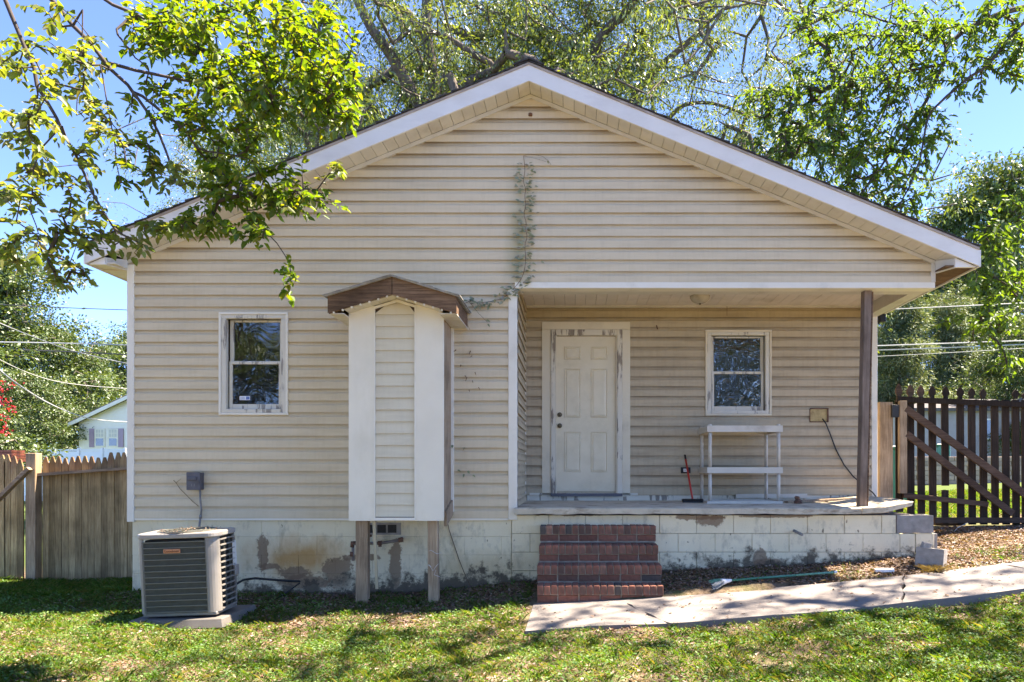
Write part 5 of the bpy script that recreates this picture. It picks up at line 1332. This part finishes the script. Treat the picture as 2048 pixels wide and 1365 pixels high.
blobsL = [  # cx cy rx ry Y dY n mat(0 yellow,1 dull)
 (460, 60, 240, 80, YE+.4, .5, 120, 0), (540, 150, 170, 80, YE+.3, .5, 90, 0), (620, 110, 100, 110, YE+.4, .5, 60, 0), (400, 200, 160, 70, YE+.2, .5, 62, 0), (450, 330, 70, 30, YE+.2, .3, 18, 0),
 (470, 260, 130, 50, YE+.2, .4, 48, 0), (660, 200, 65, 70, YE+.4, .3, 55, 0), (330, 60, 90, 70, YE+.2, .4, 60, 0),
 (480, 390, 100, 30, YE+.15, .3, 34, 0), (590, 400, 95, 26, YE+.15, .25, 32, 0), (400, 440, 70, 30, YE+.1, .3, 24, 0), (500, 455, 60, 30, YE+.1, .25, 18, 0), (582, 560, 14, 34, YE+.15, .05, 5, 0),
 (560, 345, 60, 26, YE+.15, .2, 12, 0), (660, 340, 24, 14, YE+.15, .1, 5, 1),
 (90, 90, 110, 90, YE-.3, .5, 28, 1), (60, 230, 80, 90, YE-.4, .5, 26, 1), (170, 130, 60, 90, YE-.1, .3, 18, 1), (190, 270, 60, 60, YE-.2, .3, 14, 1), (30, 400, 50, 80, YE-.3, .4, 15, 1), (120, 350, 80, 60, YE-.2, .4, 16, 1), (170, 440, 70, 50, YE-.2, .3, 15, 1),
 (140, 520, 55, 60, YE-.2, .2, 16, 1), (60, 500, 60, 40, YE-.3, .3, 16, 1), (280, 330, 50, 60, YE, .3, 16, 0), (330, 460, 60, 25, YE, .2, 12, 1), (250, 490, 60, 22, YE-.05, .2, 10, 1), (350, 350, 50, 30, YE, .2, 10, 1),
]
near_tree('elm_tree', 'elm with yellow-green sprays hanging in front of the upper left roof', trunkL, limbsL, blobsL, [M['leaf_yel'], M['leaf_dull']], M['bark2'], 51, .07, .038, 9, 298, .17)

YR = 9.9
trunkR = [(9.2, 9.6, g1(9.2, 9.6)-.1), (9.15, 9.6, 2.5), (9.0, 9.7, 5.0), (8.6, 9.7, 7.2), (7.8, 9.4, 9.2), (6.6, 8.8, 10.8), (5.0, 8.2, 11.8)]
limbsR = [
 ([(8.7, 9.7, 6.6)]+PP([(2120, 10), (2048, 14), (1990, 30), (1930, 60), (1895, 90), (1885, 130), (1860, 190), (1830, 240), (1790, 290), (1755, 345), (1720, 390)], YR), .07, .012),
 ([(8.7, 9.7, 6.6)]+PP([(2110, 0), (2048, 42), (2010, 90), (1975, 130), (1930, 160), (1880, 205), (1855, 230), (1845, 300), (1820, 370), (1800, 410)], YR-.4), .04, .010),
 (PP([(1885, 130), (1830, 140), (1780, 150), (1740, 190), (1690, 230), (1650, 240)], YR+.2), .025, .008),
 (PP([(1895, 90), (1820, 60), (1740, 30), (1690, 20)], YR+.2), .025, .008),
 (PP([(1740, 190), (1660, 210), (1590, 210), (1540, 220)], YR+.4), .014, .006),
 (PP([(1780, 160), (1770, 230), (1720, 300), (1690, 350)], YR+.1), .014, .005),
 ([(9.0, 9.7, 4.6)]+PP([(2130, 640), (2048, 590), (2000, 560), (1950, 540)], 8.6), .03, .006),
 ([(9.05, 9.7, 4.2)]+PP([(2130, 560), (2048, 620), (1990, 665), (1930, 690)], 8.3), .022, .005),
 ([(9.0, 9.7, 5.2)]+PP([(2130, 420), (2048, 440), (2000, 455), (1950, 470)], 8.8), .03, .006),
 # limbs over the roof, above the view
 ([(7.8, 9.4, 9.2), (6.4, 8.0, 9.6), (4.6, 7.0, 9.9), (2.8, 6.4, 10.1)], .025, .008),
 ([(7.8, 9.4, 9.2), (7.4, 7.8, 9.8), (6.6, 6.2, 10.2), (5.6, 5.2, 10.2)], .025, .008),
 ([(6.6, 8.8, 10.8), (4.4, 8.8, 11.6), (2.2, 9.0, 12.0)], .025, .008),
 ([(8.2, 9.5, 8.2), (7.2, 7.4, 8.6), (6.0, 5.6, 8.9), (4.6, 4.6, 9.0)], .025, .008),
]
blobsR = [
 (1760, 40, 180, 70, YR+.2, .9, 95, 0), (1720, 130, 160, 80, YR+.2, .9, 105, 0), (1630, 220, 120, 80, YR+.3, .8, 85, 0), (1545, 215, 80, 50, YR+.4, .5, 34, 0), (1540, 300, 50, 30, YR+.4, .4, 12, 0), (1740, 240, 130, 80, YR+.1, .8, 95, 0), (1640, 60, 60, 50, YR+.3, .5, 24, 0),
 (1680, 320, 110, 60, YR+.2, .7, 80, 0), (1820, 330, 60, 90, YR-.1, .6, 48, 0), (1830, 120, 80, 80, YR, .7, 50, 0), (1960, 80, 90, 70, YR-.2, .6, 80, 0), (2030, 120, 40, 60, YR-.3, .4, 24, 0), (1930, 170, 40, 30, YR-.3, .3, 12, 0), (1800, 440, 60, 50, YR, .4, 22, 0), (1590, 290, 60, 40, YR+.3, .4, 22, 0), (1870, 240, 40, 50, YR-.2, .4, 16, 0), (2010, 10, 60, 40, YR-.3, .6, 20, 0), (1740, 400, 50, 40, YR+.1, .4, 16, 0),
 (2000, 470, 60, 45, 8.7, .5, 40, 0), (1990, 560, 60, 50, 8.5, .5, 38, 0), (1990, 650, 55, 40, 8.3, .4, 28, 0), (1920, 530, 40, 40, 8.5, .3, 14, 0), (2020, 720, 40, 25, 8.4, .3, 9, 0), (2030, 400, 40, 25, 8.8, .3, 12, 0), (1905, 640, 22, 16, 8.3, .2, 4, 0),
]
rng = np.random.default_rng(77); ex = []; CCX = [(rng.uniform(2.4, 9.2), rng.uniform(5.2, 8.4), rng.uniform(9.0, 11.4)) for _ in range(30)]  # unseen overhead crown clusters, added where they shade path and lawn
for _ in range(700):
    a = rng.uniform(0, 1); c = CCX[rng.integers(len(CCX))]
    p = np.array(c)+rng.normal(0, 1, 3)*np.array([.8, .8, .4])
    if p[2] > ZC+(VY+60)/F*p[1]: ex.append(p)
near_tree('ash_tree', 'green leafy tree overhanging the right roof slope from the right edge', trunkR, limbsR, blobsR, [M['leaf_right']], M['bark2'], 52, .105, .042, 11, 240, .26, twigr=.004, extra=(ex, [0]*len(ex)), hang=.7)

# ------------------------------------------------------------------ creeper on the wall
rnd = random.Random(8); Yv = D-.028
vine = thing('creeper_vine', 'thin green creeper climbing the gable siding above the porch corner', 'vine', tuple(P(1028, 578, Yv)))
main = [P(a, b, Yv) for a, b in ((905, 655), (915, 625), (935, 601), (960, 606), (985, 603), (1005, 598), (1020, 585), (1030, 575), (1042, 560), (1048, 545), (1052, 520), (1049, 490), (1055, 475), (1051, 460), (1053, 445), (1047, 430), (1052, 410), (1049, 392), (1052, 380), (1046, 362), (1050, 345), (1049, 328), (1047, 312))]
MB().tube([Vector(p) for p in smooth_poly(main, 1)], .0026, 5).build('stem', M['rust'], vine)
MB().tube([P(a, b, Yv) for a, b in ((1047, 312), (1058, 309), (1072, 310), (1085, 313), (1097, 322), (1102, 330))], .0016, 4).tube([P(a, b, Yv-.01) for a, b in ((1048, 313), (1062, 315), (1080, 320), (1092, 324))], .0013, 4).build('tendril', M['rust'], vine)
MB().tube([P(a, b, Yv-.02) for a, b in ((935, 601), (945, 612), (958, 628), (975, 645))], .0022, 4).tube([P(a, b, Yv-.02) for a, b in ((918, 625), (930, 640), (940, 660))], .0018, 4).build('tendril', M['rust'], vine)
vl = [leafmesh('leaf', np.zeros((1, 3)), np.array([[1., 0, 0]]), np.array([[0, 0, 1.]]), [1.], [w__], M['leaf_vine'], 'full', fold=.2) for w__ in (.42, .5, .36)]
def vleaf(p, dx, dz, L, out=.5):
    o = bpy.data.objects.new('leaf', vl[rnd.randrange(3)]); C.objects.link(o); o.parent = vine
    dd = Vector((dx, -out, dz)).normalized(); nn = Vector((rnd.uniform(-.4, .4), -1, rnd.uniform(.1, .7))); ss = nn.cross(dd).normalized(); nn = dd.cross(ss)
    o.rotation_euler = Matrix((dd, ss, nn)).transposed().to_euler(); o.location = Vector(p)-vine.location; o.scale = (L,)*3
for py in range(330, 590, 6):
    i = min(range(len(main)-1), key=lambda k: abs(main[k].z-PZ(py, Yv))); px = np.interp(py, [312, 345, 370, 400, 430, 460, 490, 520, 545, 560, 585], [1047, 1050, 1048, 1051, 1049, 1053, 1049, 1052, 1048, 1042, 1020])
    for _ in range(rnd.choice([4, 5, 6, 7])): 
        s = rnd.choice([-1, 1]); vleaf(P(px+s*abs(rnd.gauss(0, 9)), py+rnd.uniform(-4, 4), Yv-.01), s, rnd.uniform(-.7, .5), rnd.uniform(.025, .06))
for px in range(925, 1035, 6):
    py = np.interp(px, [905, 935, 960, 985, 1005, 1030], [655, 601, 606, 603, 598, 575])
    for _ in range(3): vleaf(P(px+rnd.uniform(-4, 4), py+rnd.uniform(-9, 8), Yv-.015), rnd.uniform(-1, 1), rnd.uniform(-1, .4), rnd.uniform(.035, .075))
for a, b in ((975, 648), (972, 640), (940, 598), (1095, 322), (928, 948), (935, 942), (945, 950), (905, 890), (930, 895), (915, 940)):
    vleaf(P(a, b, Yv-.03), rnd.uniform(-.4, 1), -.5, .06 if b < 800 else .05)
# dried leaf bits stuck on siding right of bump-out
for k, (a, b) in enumerate(((941, 702), (944, 712), (930, 752), (934, 755), (938, 780), (945, 762), (957, 775), (922, 730), (912, 700), (950, 745))):
    o = MB().tube([P(a, b, D-.03), P(a+rnd.uniform(-5, 5), b+rnd.uniform(3, 8), D-.04)], [.006, .002], 4).build('dried_tendril', M['rust'], vine)

# ------------------------------------------------------------------ ground cover
rng = np.random.default_rng(99)
def fbm(x, y, s, o=0.):
    v = np.zeros_like(x)
    for k, a in ((1, .5), (2.1, .28), (4.3, .16), (8.7, .08)):
        v += a*(np.sin(x*s*k*1.3+2.1*np.sin(y*s*k*.9+o)+o)*np.cos(y*s*k*1.1+1.7*np.sin(x*s*k*.7+o*2)))
    return v
def lawn_density(x, y):
    d = .56+.75*fbm(x, y, 1.1, 2.)+.45*fbm(x, y, 3.3, 7.)
    wall = np.clip((7.35-y)/1.0, 0, 1); d = d*(.25+.75*wall)
    right = (x > .5) & (y > np.interp(x, TX, TY)-.02); d = np.where(right, d*.10, d)
    left = (x < -4.4) & (y > 6.6); d = np.where(left, .7+.3*fbm(x, y, 2.), d)
    d = np.where((x > 4.4) & (y > 7.2), .22, d)
    d = np.where(on_path(x, y, .01), 0, d)
    d = np.where((np.abs(x-AX) < .42) & (y > AY-.1) & (y < AY+.68), 0, d)
    d = np.where((x > HXL) & (x < HXR) & (y > 7.5), 0, d)
    d = np.where((np.abs(x-XS0) < .68) & (y > 6.7), 0, d)
    return np.clip(d, 0, 1)
def samp(n, x0, x1, y0, y1, dens, extra=1.0):
    x = rng.uniform(x0, x1, n); y = rng.uniform(y0, y1, n); 
    k = rng.uniform(0, 1, n) < dens(x, y)*extra; return x[k], y[k]
def blades(name, x, y, hmin, hmax, wmin, wmax, mt, lean=.5):
    n = len(x); z = G(x, y); P0 = np.stack([x, y, z-.004], -1); h = rng.uniform(hmin, hmax, n)
    a = rng.uniform(0, 2*PI, n); ln = np.abs(rng.normal(0, lean, n))*h
    d = np.stack([np.cos(a), np.sin(a), np.zeros(n)], -1); sd = np.stack([-np.sin(a), np.cos(a), np.zeros(n)], -1)*rng.uniform(wmin, wmax, n)[:, None]*.5
    tip = P0+d*ln[:, None]*1.5+np.array([0, 0, 1.])*h[:, None]*.95; mid = P0+d*ln[:, None]*.5+np.array([0, 0, 1.])*h[:, None]*.6
    V = np.stack([P0-sd, P0+sd, mid+sd*.8, tip, mid-sd*.8], 1).reshape(-1, 3)
    return rawmesh(name, V, np.arange(n)[:, None]*5+np.array([[0, 1, 2, 3, 4]]), mt)
x, y = samp(300000, -6.2, 5.9, 3.4, 7.6, lawn_density)
# tufts: pull part of the blades towards clump centres
cxn = rng.uniform(-6.2, 5.9, 900); cyn = rng.uniform(3.4, 7.6, 900); ci = rng.integers(0, 900, 60000)
tx = cxn[ci]+rng.normal(0, .035, 60000); ty = cyn[ci]+rng.normal(0, .035, 60000); k = rng.uniform(0, 1, 60000) < lawn_density(tx, ty)
me = blades('grass', np.concatenate([x]), np.concatenate([y]), .012, .045, .002, .0045, M['grass'], .7)
tag(bpy.data.objects.new('grass', me), 'thin short lawn grass in front of the house', 'grass', kind='stuff'); C.objects.link(bpy.data.objects['grass'])
me = blades('grass_tufts', tx[k], ty[k], .03, .075, .0016, .0035, M['grass'], .45); o = bpy.data.objects.new('grass_tufts', me); C.objects.link(o); tag(o, 'longer grass tufts scattered through the lawn', 'grass', kind='stuff')
def carpet(name, x, y, L0, L1, asp, zmin, zmax, mt, flat=.35):
    n = len(x); z = G(x, y)+rng.uniform(zmin, zmax, n); a = rng.uniform(0, 2*PI, n)
    Dn = np.stack([np.cos(a), np.sin(a), rng.normal(0, flat, n)], -1); Nn = np.array([0, 0, 1.])+rng.normal(0, flat, (n, 3)); L = rng.uniform(L0, L1, n)
    return leafmesh(name, np.stack([x, y, z], -1), Dn, Nn, L, L*asp, mt, 'simple')
wd = lambda x, y: lawn_density(x, y)*np.clip(.55+1.2*fbm(x, y, 2.3, 5.), .05, 1)
x, y = samp(260000, -6.2, 5.9, 3.4, 7.7, wd)
me = carpet('weeds', x, y, .010, .030, .6, .004, .045, M['weed'], .45); o = bpy.data.objects.new('weeds', me); C.objects.link(o); tag(o, 'small broad leaved weeds carpeting the lawn', 'weeds', kind='stuff')
# broad weeds near wall (bigger leaves)
cxn = rng.uniform(-6, 5.5, 420); cyn = rng.uniform(3.6, 7.45, 420); kk = ~on_path(cxn, cyn, .05) & ~((np.abs(cxn-XS0) < .7) & (cyn > 6.6)); kk &= ~((cxn > .6) & (cyn > 6.7) & (rng.uniform(0, 1, 420) < .8)); cxn, cyn = cxn[kk], cyn[kk]
ci = rng.integers(0, len(cxn), 5200); x = cxn[ci]+rng.normal(0, .03, len(ci)); y = np.minimum(cyn[ci]+rng.normal(0, .03, len(ci)), 7.48)
me = carpet('clover_plants', x, y, .014, .034, .55, .008, .05, M['weed'], .5); o = bpy.data.objects.new('clover_plants', me); C.objects.link(o); tag(o, 'leafy weed rosettes dotted over the lawn and wall foot', 'weeds', kind='stuff')
# leaf litter
def lit_density(x, y):
    d = .08+.5*np.clip(fbm(x, y, 1.9, 9.)+.1, 0, 1)+.5*np.clip(.1-fbm(x, y, 1.1, 2.), 0, 1)
    right = (x > .8) & (y > np.interp(x, TX, TY)-.03); d = np.where(right, .95, d)
    wall = (y > 6.75) & (x > -4.3) & (x < -.3); d = np.where(wall, .97, d)
    d = np.where((x > -1.4) & (x < -.3) & (y > 6.0), np.maximum(d, .5), d)
    d = np.where(on_path(x, y), .012, d)
    d = np.where((x > HXL) & (x < HXR) & (y > 7.49), 0, d); d = np.where((np.abs(x-XS0) < .65) & (y > 6.69), 0, d)
    d = np.where((np.abs(x-AX) < .42) & (y > AY-.1) & (y < AY+.68), 0, d)
    return np.clip(d, 0, 1)
x, y = samp(210000, -6, 6.6, 3.4, 9.2, lit_density)
n = len(x); z = np.where(on_path(x, y), path_z(x, y)+.004, G(x, y)+rng.uniform(.0, .016, n)); a = rng.uniform(0, 2*PI, n)
Dn = np.stack([np.cos(a), np.sin(a), rng.normal(0, .25, n)], -1); Nn = np.array([0, 0, 1.])+rng.normal(0, .35, (n, 3)); L = rng.uniform(.016, .048, n)
me = leafmesh('leaf_litter', np.stack([x, y, z], -1), Dn, Nn, L, L*rng.uniform(.3, .6, n), M['litter'], 'full', fold=.3)
o = bpy.data.objects.new('leaf_litter', me); C.objects.link(o); tag(o, 'brown dead leaves along the foundation and path', 'dead leaves', kind='stuff')
x, y = samp(60000, -6, 6.4, 3.4, 8.6, lambda x, y: np.clip(.25+.5*fbm(x, y, 1.5, 4.), 0, 1)*(lit_density(x, y) > .03)*(1-on_path(x, y)))
me = blades('dry_straw', x, y, .006, .03, .0015, .003, M['needle'], 2.2); o = bpy.data.objects.new('dry_straw', me); C.objects.link(o); tag(o, 'dry straw coloured thatch between the green lawn patches', 'straw', kind='stuff')
# gravel right
x, y = samp(14000, 3.6, 8, 7.0, 9.1, lambda x, y: np.clip(.3+.7*fbm(x, y, 1.1, 3.), 0, 1)*(x > 4.1))
n = len(x); s = rng.uniform(.006, .016, n); z = G(x, y)+s*.3
ov = np.array([[1, 0, 0], [0, 1, 0], [-1, 0, 0], [0, -1, 0], [0, 0, .7], [0, 0, -.7]]); of = np.array([[0, 1, 4], [1, 2, 4], [2, 3, 4], [3, 0, 4], [1, 0, 5], [2, 1, 5], [3, 2, 5], [0, 3, 5]])
V = (np.stack([x, y, z], -1)[:, None, :]+ov[None]*s[:, None, None]*rng.uniform(.6, 1.2, (n, 6, 1))).reshape(-1, 3); Fq = (np.arange(n)[:, None, None]*6+of[None]).reshape(-1, 3)
M['gravel'] = simple('grey_gravel', (.26, .25, .26), .9, .3, 40)
o = bpy.data.objects.new('gravel', rawmesh('gravel', V, Fq, M['gravel'])); C.objects.link(o); tag(o, 'grey gravel by the gate at the right edge', 'gravel', kind='stuff')
# coarse grass beyond fence & gate, left yard
x = np.concatenate([rng.uniform(-8.5, -4.85, 26000), rng.uniform(4.2, 13, 40000)]); y = np.concatenate([rng.uniform(7.5, 8.95, 26000), rng.uniform(9.8, 17, 40000)])
me = blades('yard_grass', x, y, .03, .09, .006, .012, M['grass'], .6); o = bpy.data.objects.new('yard_grass', me); C.objects.link(o); tag(o, 'sunlit grass beyond the gate and beside the left fence', 'grass', kind='stuff')
# dry clump near block
cx, cy = PX(1870, 6.95), 6.95; x = cx+rng.normal(0, .035, 260); y = cy+rng.normal(0, .03, 260)
o = bpy.data.objects.new('dry_grass_clump', blades('dry_grass_clump', x, y, .03, .09, .002, .004, M['needle'], .7)); C.objects.link(o); tag(o, 'straw coloured dry grass clump near the hollow grey block', 'grass clump')

# ------------------------------------------------------------------ neighbours
Yh = 46
nh = thing('neighbour_house', 'white sided house with mauve shutters beyond the left fence', 'house', (PX(300, Yh), Yh+4, 0))
x0 = PX(158, Yh); xp = PX(330, Yh); ze = PZ(846, Yh); zr = PZ(764, Yh-.3); x1 = 2*xp-x0
wl = MB().prism([(x0, -.5), (x1, -.5), (x1, ze), (xp, zr-.1), (x0, ze)], Yh, Yh+10).build('wall', M['white_house'], nh)
def lap(z0, z1, exp_):
    z = z0
    while z < z1:
        xa = x0 if z < ze else x0+(z-ze)/((zr-ze)/(xp-x0)); mb = MB()
        mb.add([(xa, Yh-.03, z), (x1, Yh-.03, z), (x1, Yh-.006, z+exp_), (xa, Yh-.006, z+exp_), (xa, Yh, z), (x1, Yh, z)], [(0, 1, 2, 3), (4, 5, 1, 0)]); mb.build('siding_course', M['white_house'], wl); z += exp_
lap(.0, zr-.4, .2)
for s in (-1, 1):
    xe = xp+s*(xp-x0+.35)*1; k = (zr-ze)/(xp-x0)
    MB().prism([(xp, zr), (xe, zr-abs(xe-xp)*k), (xe, zr-abs(xe-xp)*k+.18), (xp, zr+.18)], Yh-.5, Yh+10.4).build('roof', M['dark_roof'], nh)
    MB().prism([(xp, zr-.14), (xe, zr-abs(xe-xp)*k-.14), (xe, zr-abs(xe-xp)*k+.10), (xp, zr+.10)], Yh-.56, Yh-.501).build('rake_fascia', M['trim'], nh)
for a, b in ((191.5, 210), (218, 236.5)):
    wx0, wx1, wz0, wz1 = PX(a-1, Yh), PX(b+1, Yh), PZ(894, Yh), PZ(858, Yh)
    wn = MB().box(wx0, wx1, Yh-.08, Yh-.02, wz0, wz1).build('window', M['trim'], nh)
    zm_ = (wz0+wz1)/2
    MB().box(wx0+.09, wx1-.09, Yh-.09, Yh-.081, wz0+.07, zm_-.05).build('pane', M['glass_far'], wn)
    MB().box(wx0+.09, wx1-.09, Yh-.09, Yh-.081, zm_+.05, wz1-.07).build('pane', M['blind'], wn)
    g_ = MB(); 
    for q in (1/3, 2/3): xx = wx0+.09+(wx1-wx0-.18)*q; g_.box(xx-.02, xx+.02, Yh-.10, Yh-.0905, zm_+.05, wz1-.07)
    g_.box(wx0+.09, wx1-.09, Yh-.101, Yh-.0905, (zm_+wz1)/2-.02, (zm_+wz1)/2+.02); g_.build('muntin', M['trim'], wn)
for a, b in ((180, 189.5), (238, 248)): MB().box(PX(a, Yh), PX(b, Yh), Yh-.09, Yh-.031, PZ(895, Yh), PZ(858, Yh)).build('shutter', M['shutter'], nh)
# vinyl fence
Yw = 30
vf = thing('vinyl_fence', 'white vinyl panel fence in front of the white neighbour house', 'fence', (PX(90, Yw), Yw, 0))
for a in (-60, -20, 26, 64, 110, 158, 205, 250): MB().box(PX(a-2.2, Yw), PX(a+2.2, Yw), Yw-.06, Yw+.06, 0, PZ(896, Yw)).build('fence_post', M['wvinyl'], vf, .01)
for a, b in ((-60, -20), (-20, 26), (26, 64), (64, 110), (110, 158), (158, 205), (205, 250)):
    MB().box(PX(a+2.3, Yw), PX(b-2.3, Yw), Yw-.02, Yw+.02, .1, PZ(902, Yw)-.02).build('fence_panel', M['wvinyl'], vf)
    MB().box(PX(a+2.3, Yw), PX(b-2.3, Yw), Yw-.035, Yw+.035, PZ(902, Yw), PZ(899, Yw)).build('fence_rail', M['wvinyl'], vf)
o = thing('red_shed', 'low red stained timber structure behind the fence at the far left', 'shed', (PX(0, 22), 22, 0))
for k in range(4): MB().box(PX(-60, 22), PX(24-k*.3, 22), 22, 22.6-.02*k, PZ(924-k*6, 22)+.006, PZ(918.5-k*6, 22)).build('board', M['redwood'], o)
# right neighbour
Yn = 34
rh = thing('grey_neighbour_house', 'grey lap sided house with dark roof seen through the gate pickets', 'house', (PX(1950, Yn), Yn+4, .8))
xA, xB, xC = PX(1810, Yn), PX(2010, Yn), PX(2200, Yn)
rw = MB().box(xA, xC, Yn, Yn+8, .2, PZ(815, Yn)).build('wall', M['grey_house'], rh)
z = .9
while z < PZ(815, Yn)-.1:
    MB().add([(xA, Yn-.03, z), (xC, Yn-.03, z), (xC, Yn-.006, z+.2), (xA, Yn-.006, z+.2), (xA, Yn, z), (xC, Yn, z)], [(0, 1, 2, 3), (4, 5, 1, 0)]).build('siding_course', M['grey_house'], rw); z += .2
MB().add([(xA-.3, Yn-.5, PZ(818, Yn)), (xC, Yn-.5, PZ(818, Yn)), (xC, Yn+4, PZ(782, Yn)), (xA+3.2, Yn+4, PZ(782, Yn)), (xA-.3, Yn-.5, PZ(818, Yn)-.15), (xC, Yn-.5, PZ(818, Yn)-.15), (xC, Yn+4, PZ(782, Yn)-.4), (xA+3.2, Yn+4, PZ(782, Yn)-.4)],
         [(0, 1, 2, 3), (7, 6, 5, 4), (0, 4, 5, 1), (3, 7, 4, 0), (1, 5, 6, 2), (2, 6, 7, 3)]).build('roof', M['dark_roof'], rh)
MB().prism([(PX(1998, Yn), PZ(812, Yn)), (PX(2100, Yn), PZ(765, Yn)), (PX(2200, Yn), PZ(812, Yn))], Yn-1.5, Yn-.51).build('gable', M['grey_house'], rh)
MB().prism([(PX(1995, Yn), PZ(814, Yn)), (PX(2100, Yn), PZ(764, Yn)), (PX(2100, Yn), PZ(770, Yn)), (PX(1995, Yn), PZ(820, Yn))], Yn-1.7, Yn-1.501).build('rake_fascia', M['trim'], rh)
for a, b, c_, d in ((1884, 1890, 838, 880), (1966, 1990, 838, 880), (2046, 2052, 820, 870)):
    wn = MB().box(PX(a, Yn), PX(b, Yn), Yn-.1, Yn-.031, PZ(d, Yn), PZ(c_, Yn)).build('window', M['trim'], rh)
    if b-a > 10: MB().box(PX(a+2, Yn), PX(b-2, Yn), Yn-.11, Yn-.101, PZ(d-3, Yn), PZ(c_+3, Yn)).build('pane', M['glass_far'], wn)
# retaining wall
Yt = 22
rw = thing('retaining_wall', 'low tan block retaining wall across the sunny grass beyond the gate', 'wall', (PX(1950, Yt), Yt, .9))
MB().box(PX(1770, Yt), PX(2300, Yt), Yt+.03, Yt+.3, PZ(965, Yt)-.3, PZ(913, Yt)-.01).build('wall_core', M['mortar'], rw)
bmh = MB().box(-.19, .19, -.02, .1, 0, .135).mesh('block', M['block_wall'], .008)
for r in range(6):
    x = PX(1770, Yt)+(r % 2)*.2
    while x < PX(2120, Yt):
        o = bpy.data.objects.new('block', bmh); C.objects.link(o); o.parent = rw; o.location = Vector((x, Yt, PZ(913, Yt)-.15*(r+1)))-rw.location; x += .4

# utility wires
def wire(pts, r, m, label, group='utility wires'):
    o = MB().tube([Vector(p) for p in smooth_poly([tuple(P(*p)) for p in pts], 2)], r, 5).build('utility_wire', m); tag(o, label, 'wire', group)
wire([(-60, 605, 30), (40, 612, 30), (130, 616, 30), (300, 622, 30)], .018, M['uwire_d'], 'topmost wire crossing the sky at left')
wire([(-60, 684, 32), (100, 686, 32), (300, 692, 32)], .03, M['uwire'], 'pale wire crossing in front of the left trees')
wire([(-60, 697, 31), (100, 702, 31), (300, 712, 31)], .03, M['uwire_d'], 'dark wire just below the pale one at left')
wire([(-40, 630, 20), (60, 672, 21), (150, 705, 22), (290, 735, 23)], .016, M['uwire'], 'thin wire slanting down right across the left trees')
wire([(-40, 700, 22), (60, 750, 24), (140, 770, 25), (290, 780, 27)], .013, M['uwire'], 'faint lower slanting wire at left')
wire([(-30, 715, 16), (30, 768, 20), (110, 815, 28), (180, 840, 38), (270, 845, 45)], .03, M['uwire'], 'sagging pale cable running down to the white neighbour house')
wire([(1700, 623, 30), (1850, 616, 29), (2100, 604, 28)], .022, M['uwire'], 'upper pale wire crossing the trees at right')
wire([(1700, 694, 30), (1900, 687, 29), (2100, 680, 28)], .026, M['uwire'], 'middle pale wire at right, upper of the close pair')
wire([(1700, 703, 30), (1900, 696, 29), (2100, 687, 28)], .026, M['uwire'], 'lower of the close pair of pale wires at right')
wire([(1700, 716, 31), (1900, 706, 30), (2100, 694, 29)], .014, M['uwire'], 'faint thin wire below the close pair at right')
